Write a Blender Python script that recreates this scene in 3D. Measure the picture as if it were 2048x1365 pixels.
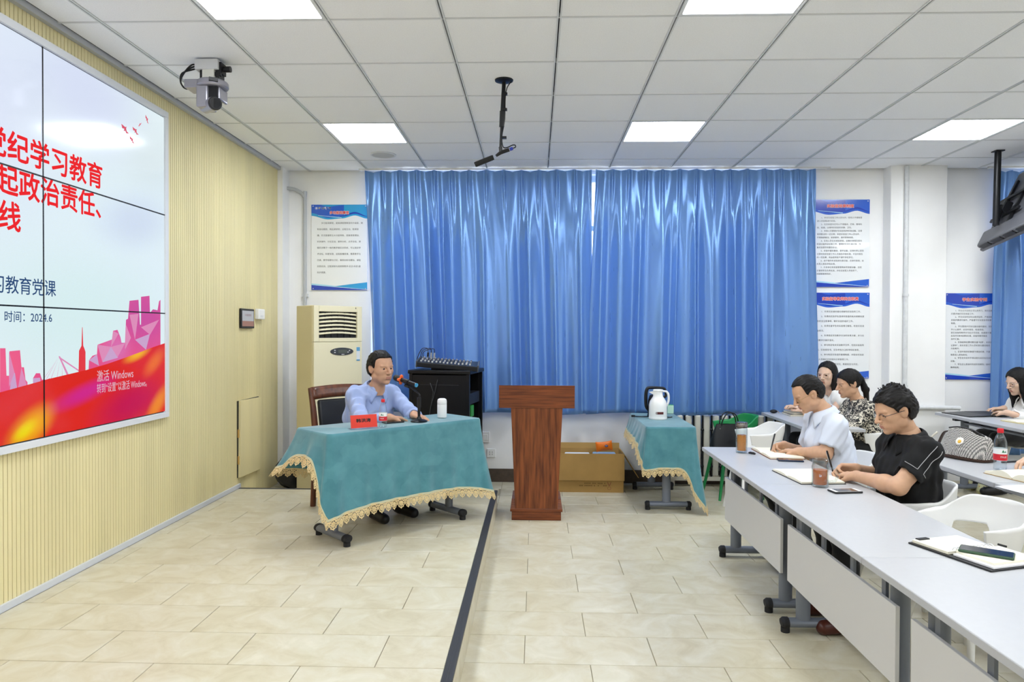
import bpy, bmesh, math, random
import numpy as np
from mathutils import Vector, Matrix

for o in list(bpy.data.objects):
    bpy.data.objects.remove(o)
SC = bpy.context.scene
COL = SC.collection
PI = math.pi
random.seed(7)

# ------------------------------------------------------------ camera
FPX = 1416.25
YAW, PITCH, ROLL, HC = .0332, -.0125, .0037, 1.509
ZC = HC + 1.6213                      # ceiling height
XL, YB, ZS = -2.55, 7.115, .16        # slat wall, window wall, stage height


def ray(px, py):
    a, b = (px - 1024) / FPX, (py - 682.5) / FPX
    cr, sr = math.cos(ROLL), math.sin(ROLL)
    x, z2 = a * cr + b * sr, -(-a * sr + b * cr)
    cp, sp = math.cos(PITCH), math.sin(PITCH)
    y, z = cp - z2 * sp, sp + z2 * cp
    c, s = math.cos(YAW), math.sin(YAW)
    return Vector((x * c - y * s, x * s + y * c, z))


CAMLOC = Vector((0, 0, HC))
def atz(px, py, z): r = ray(px, py); return CAMLOC + r * ((z - HC) / r.z)
def aty(px, py, y): r = ray(px, py); return CAMLOC + r * (y / r.y)
def atx(px, py, x): r = ray(px, py); return CAMLOC + r * (x / r.x)


cam = bpy.data.cameras.new('camera')
cam.sensor_width = 36
cam.lens = FPX / 2048 * 36
cam.clip_start = .05
camo = bpy.data.objects.new('camera', cam)
COL.objects.link(camo)
fw = ray(1024, 682.5)
rt = ray(1024 + FPX, 682.5) - fw
up = -(ray(1024, 682.5 + FPX) - fw)
mw = Matrix((rt.normalized(), up.normalized(), -fw.normalized())).transposed().to_4x4()
mw.translation = CAMLOC
camo.matrix_world = mw
SC.camera = camo

# ------------------------------------------------------------ light and exposure
SC.view_settings.view_transform = 'Standard'
SC.view_settings.look = 'None'
SC.view_settings.gamma = 1
SC.view_settings.use_curve_mapping = False
SC.view_settings.exposure = 0.32
LAMP = 23.0                            # emission of the ceiling light panels
w = bpy.data.worlds.new('sky')
SC.world = w
w.use_nodes = True
w.node_tree.nodes['Background'].inputs[0].default_value = (.86, .93, 1, 1)
w.node_tree.nodes['Background'].inputs[1].default_value = 4.0


# ------------------------------------------------------------ materials
def lin(h):
    h = h.lstrip('#')
    v = [int(h[i:i + 2], 16) / 255 for i in (0, 2, 4)]
    return tuple(c / 12.92 if c <= .04045 else ((c + .055) / 1.055) ** 2.4 for c in v) + (1,)


MATS = {}


def mat(name, col, rough=.5, metal=0, spec=.5, emit=0, var=0, vscale=8, bump=0, bscale=60, trans=0, ior=1.45,
        sheen=0, coat=0, stretch=None, alpha=1, col2=None):
    if name in MATS:
        return MATS[name]
    m = bpy.data.materials.new(name)
    m.use_nodes = True
    nt = m.node_tree
    b = nt.nodes['Principled BSDF']
    c = lin(col) if isinstance(col, str) else col
    b.inputs['Base Color'].default_value = c
    b.inputs['Roughness'].default_value = rough
    b.inputs['Metallic'].default_value = metal
    b.inputs['Specular IOR Level'].default_value = spec
    b.inputs['IOR'].default_value = ior
    b.inputs['Transmission Weight'].default_value = trans
    b.inputs['Sheen Weight'].default_value = sheen
    b.inputs['Coat Weight'].default_value = coat
    b.inputs['Alpha'].default_value = alpha
    if emit:
        b.inputs['Emission Color'].default_value = c
        b.inputs['Emission Strength'].default_value = emit
    if var or bump:
        tc = nt.nodes.new('ShaderNodeTexCoord')
        mp = nt.nodes.new('ShaderNodeMapping')
        if stretch:
            mp.inputs['Scale'].default_value = stretch
        nt.links.new(tc.outputs['Object'], mp.inputs[0])
    if var:
        n = nt.nodes.new('ShaderNodeTexNoise')
        n.inputs['Scale'].default_value = vscale
        n.inputs['Detail'].default_value = 5
        nt.links.new(mp.outputs[0], n.inputs['Vector'])
        r = nt.nodes.new('ShaderNodeValToRGB')
        r.color_ramp.elements[0].position = .33
        r.color_ramp.elements[1].position = .67
        d = lin(col2) if col2 else tuple(x * (1 - var) for x in c[:3]) + (1,)
        r.color_ramp.elements[0].color = d
        r.color_ramp.elements[1].color = c if col2 else tuple(min(1, x * (1 + var * .5)) for x in c[:3]) + (1,)
        nt.links.new(n.outputs[0], r.inputs[0])
        nt.links.new(r.outputs[0], b.inputs['Base Color'])
    if bump:
        n = nt.nodes.new('ShaderNodeTexNoise')
        n.inputs['Scale'].default_value = bscale
        n.inputs['Detail'].default_value = 4
        nt.links.new(mp.outputs[0], n.inputs['Vector'])
        bp = nt.nodes.new('ShaderNodeBump')
        bp.inputs['Strength'].default_value = bump
        bp.inputs['Distance'].default_value = .004
        nt.links.new(n.outputs[0], bp.inputs['Height'])
        nt.links.new(bp.outputs[0], b.inputs['Normal'])
    MATS[name] = m
    return m


def emitter(name, col, strength, gloss=0):
    if name in MATS:
        return MATS[name]
    m = mat(name, '#050505', .12 if gloss else .6, spec=.5 if gloss else .1)
    b = m.node_tree.nodes['Principled BSDF']
    b.inputs['Emission Color'].default_value = lin(col)
    b.inputs['Emission Strength'].default_value = strength
    return m


def clear_mat(name, tint='#ffffff', gloss=.1, rough=.03):
    m = bpy.data.materials.new(name)
    m.use_nodes = True
    nt = m.node_tree
    nt.nodes.remove(nt.nodes['Principled BSDF'])
    tr = nt.nodes.new('ShaderNodeBsdfTransparent'); tr.inputs[0].default_value = lin(tint)
    gl = nt.nodes.new('ShaderNodeBsdfGlossy'); gl.inputs['Roughness'].default_value = rough
    lw = nt.nodes.new('ShaderNodeLayerWeight'); lw.inputs[0].default_value = .35
    mr = nt.nodes.new('ShaderNodeMapRange'); mr.inputs['To Min'].default_value = gloss * .4; mr.inputs['To Max'].default_value = min(1, gloss * 5)
    nt.links.new(lw.outputs['Facing'], mr.inputs['Value'])
    mx = nt.nodes.new('ShaderNodeMixShader')
    nt.links.new(mr.outputs[0], mx.inputs[0])
    nt.links.new(tr.outputs[0], mx.inputs[1]); nt.links.new(gl.outputs[0], mx.inputs[2])
    nt.links.new(mx.outputs[0], nt.nodes['Material Output'].inputs[0])
    MATS[name] = m
    return m


# ------------------------------------------------------------ mesh helpers
class MB:
    def __init__(s):
        s.v, s.f, s.m = [], [], []

    def add(s, vs, fs, mi=0):
        n = len(s.v)
        s.v += [tuple(p) for p in vs]
        s.f += [tuple(i + n for i in q) for q in fs]
        s.m += [mi] * len(fs)
        return s

    def box(s, c, d, rz=0, M=None, mi=0):
        x, y, z = d[0] / 2, d[1] / 2, d[2] / 2
        vs = [Vector(p) for p in ((-x, -y, -z), (x, -y, -z), (x, y, -z), (-x, y, -z), (-x, -y, z), (x, -y, z), (x, y, z), (-x, y, z))]
        R = M if M is not None else Matrix.Rotation(rz, 3, 'Z')
        c = Vector(c)
        return s.add([c + R @ p for p in vs],
                     [(3, 2, 1, 0), (4, 5, 6, 7), (0, 1, 5, 4), (1, 2, 6, 5), (2, 3, 7, 6), (3, 0, 4, 7)], mi)

    def bx(s, x0, x1, y0, y1, z0, z1, mi=0):
        return s.box(((x0 + x1) / 2, (y0 + y1) / 2, (z0 + z1) / 2), (abs(x1 - x0), abs(y1 - y0), abs(z1 - z0)), mi=mi)

    def cyl(s, p0, p1, r0, r1=None, n=16, caps=True, mi=0):
        return s.tube([p0, p1], [r0, r0 if r1 is None else r1], n, caps, mi)

    def tube(s, pts, r, n=8, caps=True, mi=0, flat=1):
        pts = [Vector(p) for p in pts]
        if not isinstance(r, (list, tuple)):
            r = [r] * len(pts)
        if len(pts) > 3:                  # bend long runs smoothly (Catmull-Rom)
            r = [r[i] + (r[i + 1] - r[i]) * k / 4 for i in range(len(r) - 1) for k in range(4)] + [r[-1]]
            q = [pts[0]] + pts + [pts[-1]]
            out = []
            for i in range(1, len(q) - 2):
                a, b, c, d = q[i - 1:i + 3]
                for k in range(4):
                    t = k / 4
                    out.append(.5 * (2 * b + (c - a) * t + (2 * a - 5 * b + 4 * c - d) * t * t + (3 * b - a - 3 * c + d) * t ** 3))
            pts = out + [pts[-1]]
        t0 = (pts[1] - pts[0]).normalized()
        a = Vector((0, 0, 1)) if abs(t0.z) < .9 else Vector((1, 0, 0))
        u = t0.cross(a).normalized()
        vs, fs = [], []
        for i, p in enumerate(pts):
            t = (pts[min(i + 1, len(pts) - 1)] - pts[max(i - 1, 0)]).normalized()
            u = (u - t * u.dot(t)).normalized()
            v = t.cross(u)
            for k in range(n):
                g = 2 * PI * k / n
                vs.append(p + (u * math.cos(g) + v * math.sin(g) * flat) * r[i])
        for i in range(len(pts) - 1):
            for k in range(n):
                k2 = (k + 1) % n
                fs.append((i * n + k, i * n + k2, (i + 1) * n + k2, (i + 1) * n + k))
        if caps:
            fs.append(tuple(range(n))[::-1])
            fs.append(tuple(range((len(pts) - 1) * n, len(pts) * n)))
        return s.add(vs, fs, mi)

    def lathe(s, prof, n=24, c=(0, 0, 0), mi=0, M=None, closed=False):
        vs, fs = [], []
        c = Vector(c)
        for r, z in prof:
            for k in range(n):
                g = 2 * PI * k / n
                p = Vector((r * math.cos(g), r * math.sin(g), z))
                vs.append(c + (M @ p if M is not None else p))
        for i in range(len(prof) - 1):
            for k in range(n):
                k2 = (k + 1) % n
                fs.append((i * n + k, i * n + k2, (i + 1) * n + k2, (i + 1) * n + k))
        if not closed:
            fs.append(tuple(range(n))[::-1])
            fs.append(tuple(range((len(prof) - 1) * n, len(prof) * n)))
        return s.add(vs, fs, mi)

    def prism(s, poly, a, b, mi=0):
        """poly: 2D outline, a(p) and b(p) map it to the two faces"""
        n = len(poly)
        vs = [a(p) for p in poly] + [b(p) for p in poly]
        fs = [tuple(range(n))[::-1], tuple(range(n, 2 * n))] + [(i, (i + 1) % n, n + (i + 1) % n, n + i) for i in range(n)]
        return s.add(vs, fs, mi)

    def grid(s, fn, nu, nv, mi=0, closeu=False):
        vs = [fn(i / (nu if closeu else nu - 1), j / (nv - 1)) for j in range(nv) for i in range(nu)]
        fs = []
        for j in range(nv - 1):
            for i in range(nu if closeu else nu - 1):
                i2 = (i + 1) % nu
                fs.append((j * nu + i, j * nu + i2, (j + 1) * nu + i2, (j + 1) * nu + i))
        return s.add(vs, fs, mi)

    def sph(s, c, r, n=16, m=10, mi=0):
        c = Vector(c)
        r = Vector(r) if hasattr(r, '__len__') else Vector((r, r, r))
        return s.lathe([(1e-4 + math.sin(PI * k / m), -math.cos(PI * k / m)) for k in range(m + 1)], n, c, mi,
                       Matrix.Diagonal(r))

    def mesh(s, name):
        me = bpy.data.meshes.new(name)
        me.from_pydata(s.v, [], s.f)
        if s.m and max(s.m):
            me.polygons.foreach_set('material_index', s.m)
        return me

    def build(s, name, m, parent=None, smooth=False, bev=0, loc=None, rot=None, solid=0, sub=0, seg=2, ang=35):
        return mkobj(name, s.mesh(name), m, parent, smooth, bev, loc, rot, solid, sub, seg, ang)


def mkobj(name, me, m, parent=None, smooth=False, bev=0, loc=None, rot=None, solid=0, sub=0, seg=2, ang=35):
    for x in (m if isinstance(m, (list, tuple)) else [m]):
        me.materials.append(x)
    o = bpy.data.objects.new(name, me)
    COL.objects.link(o)
    if parent:
        o.parent = parent
    if loc:
        o.location = loc
    if rot:
        o.rotation_euler = rot
    if smooth:
        me.polygons.foreach_set('use_smooth', [True] * len(me.polygons))
        if smooth == 'auto':
            try:
                me.set_sharp_from_angle(angle=math.radians(ang))
            except Exception:
                pass
    if solid:
        q = o.modifiers.new('solid', 'SOLIDIFY')
        q.thickness = solid
        q.offset = 0
    if bev:
        q = o.modifiers.new('bevel', 'BEVEL')
        q.width = bev
        q.segments = seg
        q.limit_method = 'ANGLE'
        q.angle_limit = math.radians(40)
    if sub:
        q = o.modifiers.new('sub', 'SUBSURF')
        q.levels = q.render_levels = sub
    return o


def tag(o, label, cat, group=None):
    o['label'] = label
    o['category'] = cat
    if group:
        o['group'] = group
    return o


def thing(name, label, cat, loc=(0, 0, 0), rz=0, group=None):
    o = bpy.data.objects.new(name, None)
    o.empty_display_size = .1
    COL.objects.link(o)
    o.location = loc
    o.rotation_euler = (0, 0, rz)
    return tag(o, label, cat, group)


def struct(o):
    o['kind'] = 'structure'
    return o


def stuff(o):
    o['kind'] = 'stuff'
    return o


def copytree(o, parent=None):
    c = o.copy()
    COL.objects.link(c)
    c.parent = parent
    for ch in list(o.children):
        copytree(ch, c)
    return c


def text_geo(body, size, align='LEFT', bold=0, spacing=1, line=1, width=0):
    """flat letters; bold thickens the strokes by that many metres by laying shifted copies over each other"""
    cu = bpy.data.curves.new('t', 'FONT')
    cu.body = body
    cu.size = size
    cu.align_x = align
    cu.resolution_u = 2
    cu.space_character = spacing
    cu.space_line = line
    o = bpy.data.objects.new('t', cu)
    COL.objects.link(o)
    dg = bpy.context.evaluated_depsgraph_get()
    me = bpy.data.meshes.new_from_object(o.evaluated_get(dg))
    vs = [tuple(v.co) for v in me.vertices]
    fs = [tuple(p.vertices) for p in me.polygons]
    bpy.data.objects.remove(o)
    bpy.data.curves.remove(cu)
    bpy.data.meshes.remove(me)
    if bold:
        v0, f0 = vs, fs
        vs, fs = [], []
        for dx, dy in ((-1, 0), (1, 0), (0, -1), (0, 1), (-.7, -.7), (.7, .7), (-.7, .7), (.7, -.7)):
            n = len(vs)
            vs += [(v[0] + dx * bold, v[1] + dy * bold, n / max(1, len(v0)) * 2.5e-5) for v in v0]
            fs += [tuple(i + n for i in f) for f in f0]
    return vs, fs


def add_text(mb, body, size, fn, align='LEFT', bold=0, mi=0, fit=None, spacing=1, nrm=(0, -1, 0)):
    """fn maps text plane (x,y) to 3D; fit=(w,h) rescales the text to that box, origin at its lower left"""
    vs, fs = text_geo(body, size, align, bold, spacing)
    if not vs:
        return
    if fit:
        x0, x1 = min(v[0] for v in vs), max(v[0] for v in vs)
        y0, y1 = min(v[1] for v in vs), max(v[1] for v in vs)
        vs = [((v[0] - x0) / (x1 - x0) * fit[0], (v[1] - y0) / (y1 - y0) * fit[1], v[2]) for v in vs]
    mb.add([Vector(fn(v[0], v[1])) + Vector(nrm) * v[2] for v in vs], fs, mi)
# ------------------------------------------------------------ palette
M_wall = mat('wall_paint', '#f5f5f4', .6, var=.03, vscale=3)
M_ceilpan = mat('ceiling_board', '#f5f7fb', .85, var=.04, vscale=160, bump=.25, bscale=220)
M_bar = mat('ceiling_bar', '#d9dcdf', .45)
M_slot = mat('ceiling_slot', '#23262c', .6)
M_lamp = emitter('lamp_panel', '#f3f8ff', LAMP)
M_slat = mat('slat_wood', '#ecdfac', .5, var=.07, vscale=5, stretch=(1, 1, .12), bump=.05)
M_groove = mat('slat_groove', '#b59e62', .7)
M_white = mat('white_trim', '#dfe1e4', .35)
M_alu = mat('aluminium', '#c9ccd0', .35, metal=.6)
M_black = mat('black_plastic', '#121214', .42)
M_blackm = mat('black_metal', '#17181b', .35, metal=.3)
M_rubber = mat('black_rubber', '#1c1c1f', .7)
M_grout = mat('floor_grout', '#a79d86', .8)
M_steel = mat('grey_steel', '#747a86', .38, metal=.15)
M_dark = mat('dark_base', '#54473c', .5, var=.2, vscale=20)
M_glass = clear_mat('clear_glass')
M_wplast = mat('white_plastic', '#f0f0ee', .32)
M_paper = mat('paper', '#f4efdc', .8)
M_screen = mat('phone_glass', '#15171c', .08, coat=.3)


def tile_material():
    m = mat('floor_tile', '#ddd3b6', .3)
    nt = m.node_tree
    b = nt.nodes['Principled BSDF']
    tc = nt.nodes.new('ShaderNodeTexCoord')
    oi = nt.nodes.new('ShaderNodeObjectInfo')
    ad = nt.nodes.new('ShaderNodeVectorMath'); ad.operation = 'MULTIPLY_ADD'
    cb = nt.nodes.new('ShaderNodeCombineXYZ')
    for k in range(3):
        nt.links.new(oi.outputs['Random'], cb.inputs[k])
    ad.inputs[1].default_value = (37, 53, 11)
    nt.links.new(cb.outputs[0], ad.inputs[0])
    nt.links.new(tc.outputs['Object'], ad.inputs[2])
    n1 = nt.nodes.new('ShaderNodeTexNoise'); n1.inputs['Scale'].default_value = 6; n1.inputs['Detail'].default_value = 7
    n1.inputs['Roughness'].default_value = .62; n1.inputs['Distortion'].default_value = .8
    nt.links.new(ad.outputs[0], n1.inputs['Vector'])
    r = nt.nodes.new('ShaderNodeValToRGB')
    e = r.color_ramp.elements
    e[0].position, e[0].color = .3, lin('#c0b699')
    e[1].position, e[1].color = .7, lin('#d8d2be')
    e.new(.48).color = lin('#ccc4aa')
    e.new(.58).color = lin('#d0cab4')
    nt.links.new(n1.outputs[0], r.inputs[0])
    nt.links.new(r.outputs[0], b.inputs['Base Color'])
    n2 = nt.nodes.new('ShaderNodeTexNoise'); n2.inputs['Scale'].default_value = 14; n2.inputs['Detail'].default_value = 3
    nt.links.new(ad.outputs[0], n2.inputs['Vector'])
    mr = nt.nodes.new('ShaderNodeMapRange')
    mr.inputs['To Min'].default_value = .24; mr.inputs['To Max'].default_value = .42
    nt.links.new(n2.outputs[0], mr.inputs['Value'])
    nt.links.new(mr.outputs[0], b.inputs['Roughness'])
    return m


M_tile = tile_material()
XR, YF = 8.2, -4.6                   # right wall, wall behind the camera

# ------------------------------------------------------------ floor
floor = struct(MB().bx(XL - .6, XR, YF, YB + .3, -.1, -.006).build('floor', M_grout))
TW, TD, G = .6, .3, .0035
tile_cache = {}


def tile(parent, x0, x1, y0, y1, z, xo=0, yo=0):
    w, d = round(x1 - x0 - G, 3), round(y1 - y0 - G, 3)
    if w < .02 or d < .02:
        return
    k = (w, d)
    if k not in tile_cache:
        e = .0012
        b = MB()
        vs = [(-w / 2, -d / 2, -.008), (w / 2, -d / 2, -.008), (w / 2, d / 2, -.008), (-w / 2, d / 2, -.008)]
        vs += [(x, y, -e) for x, y, _ in vs] + [(x - math.copysign(e, x), y - math.copysign(e, y), 0) for x, y, _ in vs]
        fs = [(0, 1, 5, 4), (1, 2, 6, 5), (2, 3, 7, 6), (3, 0, 4, 7), (4, 5, 9, 8), (5, 6, 10, 9), (6, 7, 11, 10), (7, 4, 8, 11), (8, 9, 10, 11)]
        me = b.add(vs, fs).mesh('tile')
        me.materials.append(M_tile)
        tile_cache[k] = me
    o = bpy.data.objects.new('floor_tile', tile_cache[k])
    COL.objects.link(o)
    o.parent = parent
    o.location = ((x0 + x1) / 2, (y0 + y1) / 2, z)


def lay(parent, xa, xb, ya, yb, z, x0, y0, flip):
    j = math.floor((ya - y0) / TD)
    while y0 + j * TD < yb:
        a, b = max(ya, y0 + j * TD), min(yb, y0 + (j + 1) * TD)
        off = x0 + (TW / 2 if (j + flip) % 2 else 0)
        i = math.floor((xa - off) / TW)
        while off + i * TW < xb:
            tile(parent, max(xa, off + i * TW), min(xb, off + (i + 1) * TW), a, b, z)
            i += 1
        j += 1


XS = -.325                            # edge of the stage
YSE = 5.985                           # far edge of the stage
lay(floor, XS, 4.75, 1.6, YB, 0, -.0454, 5.305, 1)
lay(floor, XL, XS, YSE, YB, 0, -.0454, 5.305, 1)
rest = MB()
rest.bx(4.75, XR, YF, YB, -.008, 0)
rest.bx(XS, 4.75, YF, 1.6, -.008, 0)
o = rest.build('floor_tiles_beyond', M_tile, floor)
o['kind'] = 'stuff'

stage = struct(MB().bx(XL, XS - .002, YF, YSE - .002, 0.0, ZS - .006).build('floor_stage', M_grout))
lay(stage, XL + .015, XS - .034, 2.2, YSE - .02, ZS, -.942, 2.807, 1)
b = MB().bx(XL + .015, XS - .034, YF, 2.2, ZS - .008, ZS)
stuff(b.build('stage_tiles_beyond', M_tile, stage))
# riser face in tiles and the dark nosing
y = YSE
rb = None
while y > 1.2:
    y2 = y - .6
    MB().bx(XS - .002, XS + .006, y2 + .0015, y - .0015, .002, ZS - .012).build('riser_tile', M_tile, stage)
    y = y2
MB().bx(XS - .002, XS + .006, YF, y, .002, ZS - .012).build('riser_tile', M_tile, stage)
M_nose = mat('step_nosing', '#35363a', .55)
nb = MB()
nb.bx(XS - .034, XS + .009, YF, YSE + .009, ZS - .012, ZS + .004)
for k in range(4):
    nb.bx(XS - .030 + k * .009, XS - .026 + k * .009, YF, YSE + .006, ZS + .004, ZS + .0055)
nb.build('step_nosing', M_nose, stage)
MB().bx(XL, XS - .034, YSE - .02, YSE + .006, ZS - .012, ZS + .003).build('edge_strip', M_nose, stage)

# ------------------------------------------------------------ ceiling
ceil = struct(MB().bx(XL - .6, XR, YF, YB + .3, ZC + .03, ZC + .1).build('ceiling', M_slot))
CX0, CY0 = -1.085, 3.666
I0, I1, J0, J1 = -3, 16, -14, 6
lights = [(i, j) for i in (-1, 3, 7, 11) for j in (3, -1, -5, -9)]
pan_cache = {}


def panel_mesh(w, d):
    k = (round(w, 3), round(d, 3))
    if k not in pan_cache:
        e = .004
        x, y = w / 2, d / 2
        vs = [(-x, -y, .012), (x, -y, .012), (x, y, .012), (-x, y, .012)]
        vs += [(a, b, e) for a, b, _ in vs] + [(a - math.copysign(e, a), b - math.copysign(e, b), 0) for a, b, _ in vs]
        fs = [(4, 5, 1, 0), (5, 6, 2, 1), (6, 7, 3, 2), (7, 4, 0, 3), (8, 9, 5, 4), (9, 10, 6, 5), (10, 11, 7, 6), (11, 8, 4, 7), (11, 10, 9, 8)]
        me = MB().add(vs, fs).mesh('panel')
        me.materials.append(M_ceilpan)
        pan_cache[k] = me
    return pan_cache[k]


farpan = MB()
for i in range(I0, I1):
    for j in range(J0, J1):
        x0, x1 = max(CX0 + i * .6, XL + .03), min(CX0 + (i + 1) * .6, XR)
        y0, y1 = max(CY0 + j * .6, YF), min(CY0 + (j + 1) * .6, YB - .02)
        if x1 - x0 < .03 or y1 - y0 < .03 or (i, j) in lights:
            continue
        if j >= -5 and i <= 9:
            o = bpy.data.objects.new('ceiling_panel', panel_mesh(x1 - x0 - .017, y1 - y0 - .010))
            COL.objects.link(o)
            o.parent = ceil
            o.location = ((x0 + x1) / 2, (y0 + y1) / 2, ZC)
        else:
            farpan.bx(x0 + .008, x1 - .008, y0 + .005, y1 - .005, ZC, ZC + .012)
stuff(farpan.build('ceiling_panels_beyond', M_ceilpan, ceil))
for i in range(I0 + 1, I1):
    x = CX0 + i * .6
    if x > XR:
        break
    mb = MB()
    mb.bx(x - .012, x - .0035, YF, YB - .01, ZC - .006, ZC + .02)
    mb.bx(x + .0035, x + .012, YF, YB - .01, ZC - .006, ZC + .02)
    mb.build('runner_bar', M_bar, ceil)
for j in range(J0, J1):
    y = CY0 + j * .6
    if y < YF:
        continue
    MB().bx(XL + .03, XR, y - .006, y + .006, ZC - .003, ZC + .02).build('cross_bar', M_bar, ceil)
for n, (i, j) in enumerate(lights):
    x, y = CX0 + i * .6 + .3, CY0 + j * .6 + .3
    row = {3: 'row nearest the curtains', -1: 'second row from the curtains', -5: 'third row from the curtains', -9: 'row farthest from the curtains'}[j]
    colm = {-1: 'above the stage', 3: 'over the aisle', 7: 'over the rear desks', 11: 'by the side wall'}[i]
    t = thing('ceiling_light', 'white square ceiling light panel %s, %s' % (colm, row), 'ceiling light', (x, y, ZC - .002), 0, 'ceiling light panels')
    fr = MB()
    for s in (-1, 1):
        fr.bx(-.292, .292, s * .284 - .008, s * .284 + .008, -.002, .02)
        fr.bx(s * .284 - .008, s * .284 + .008, -.276, .276, -.002, .02)
    fr.build('frame', M_white, t)
    MB().bx(-.276, .276, -.276, .276, .004, .012).build('diffuser', M_lamp, t)

# ------------------------------------------------------------ walls
YW = 6.925                            # far end of the slat wall
wl = struct(MB().bx(XL - .12, XL - .008, YF, YW, 0, ZC + .03).build('wall_left', M_groove))
mb = MB()
y = YF
P = .0285
k = 0
y = YW - P
while y > YF:
    mb.bx(XL - .008, XL, y + .002, y + P - .002, ZS if y < YSE else 0, ZC - .01)
    y -= P
stuff(mb.build('wood_slats', M_slat, wl))
M_trim = mat('grey_trim', '#b9bcc2', .4)
t1 = struct(MB().bx(XL - .001, XL + .032, YF, YW, ZC - .03, ZC + .004).build('trim_1', M_trim))
bl = struct(MB().bx(XL - .001, XL + .014, YF, YSE + .03, ZS, ZS + .035).build('baseboard_left', mat('base_trim', '#d5d8dd', .35)))
# white corner column after the slats, then the window wall
struct(MB().bx(-2.75, -2.50, YW + .001, YB + .02, 0, ZC + .02).build('wall_corner', M_wall))
WIN = [(-1.665, 2.6, .95, 3.09), (4.62, 7.4, .95, 3.09)]
wb = MB()
xs = [XL - .2] + [v for q in WIN for v in q[:2]] + [XR + .1]
for k in range(0, len(xs) - 1, 2):
    wb.bx(xs[k], xs[k + 1], YB, YB + .24, 0, ZC + .02)
for (a, c, z0, z1) in WIN:
    wb.bx(a, c, YB, YB + .24, 0, z0)
    wb.bx(a, c, YB, YB + .24, z1, ZC + .02)
struct(wb.build('wall_back', M_wall))
struct(MB().bx(XR, XR + .12, YF - .1, YB + .3, 0, ZC + .02).build('wall_right', M_wall))
struct(MB().bx(XL - .2, XR + .12, YF - .12, YF, 0, ZC + .02).build('wall_front', M_wall))
struct(MB().bx(-2.49, 3.41, YB - .014, YB + .001, .001, .132).build('baseboard_back', M_dark))
struct(MB().bx(3.42, 3.955, 6.965, YB + .01, 0, ZC + .02).build('wall_pillar', M_wall, bev=.006))
M_frame = mat('window_frame', '#e8eaec', .3)
for n, (a, c, z0, z1) in enumerate(WIN):
    fr = MB()
    y0, y1 = YB + .1, YB + .16
    for z in (z0, z1 - .06):
        fr.bx(a, c, y0, y1, z, z + .06)
    nx = 4
    for k in range(nx + 1):
        x = a + (c - a - .06) * k / nx
        fr.bx(x, x + .06, y0, y1, z0 + .06, z1 - .06)
    fr.bx(a, c, y0, y1, z1 - .55, z1 - .5)
    wo = struct(fr.build('window_%d' % (n + 1), M_frame))
    for k in range(nx):
        x = a + (c - a - .06) * k / nx
        for (p, q) in ((z0 + .06, z1 - .55), (z1 - .5, z1 - .06)):
            MB().bx(x + .06, a + (c - a - .06) * (k + 1) / nx, y0 + .025, y0 + .031, p, q).build('pane', M_glass, wo)
    MB().bx(a, c, YB + .002, y0, z0 - .03, z0 + .002).build('sill', M_wall, wo)

# ------------------------------------------------------------ curtains
def curtain_material():
    m = mat('blue_satin', '#76a3de', .3, metal=.42, spec=.9)
    nt = m.node_tree
    b = nt.nodes['Principled BSDF']
    out = nt.nodes['Material Output']
    tc = nt.nodes.new('ShaderNodeTexCoord')
    mp = nt.nodes.new('ShaderNodeMapping')
    mp.inputs['Rotation'].default_value = (0, math.radians(35), 0)
    mp.inputs['Scale'].default_value = (90, 40, 6)
    nt.links.new(tc.outputs['Object'], mp.inputs[0])
    n = nt.nodes.new('ShaderNodeTexNoise'); n.inputs['Scale'].default_value = 1.0; n.inputs['Detail'].default_value = 3
    nt.links.new(mp.outputs[0], n.inputs['Vector'])
    mr = nt.nodes.new('ShaderNodeMapRange')
    mr.inputs['To Min'].default_value = .24; mr.inputs['To Max'].default_value = .36
    nt.links.new(n.outputs[0], mr.inputs['Value'])
    nt.links.new(mr.outputs[0], b.inputs['Roughness'])
    tg = nt.nodes.new('ShaderNodeCombineXYZ'); tg.inputs[2].default_value = 1     # satin threads run down the cloth
    b.inputs['Anisotropic'].default_value = .8
    nt.links.new(tg.outputs[0], b.inputs['Tangent'])
    tl = nt.nodes.new('ShaderNodeBsdfTranslucent'); tl.inputs[0].default_value = lin('#3f7fd8')
    mx = nt.nodes.new('ShaderNodeMixShader'); mx.inputs[0].default_value = .16
    nt.links.new(b.outputs[0], mx.inputs[1]); nt.links.new(tl.outputs[0], mx.inputs[2])
    nt.links.new(mx.outputs[0], out.inputs[0])
    return m


M_curt = curtain_material()


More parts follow.
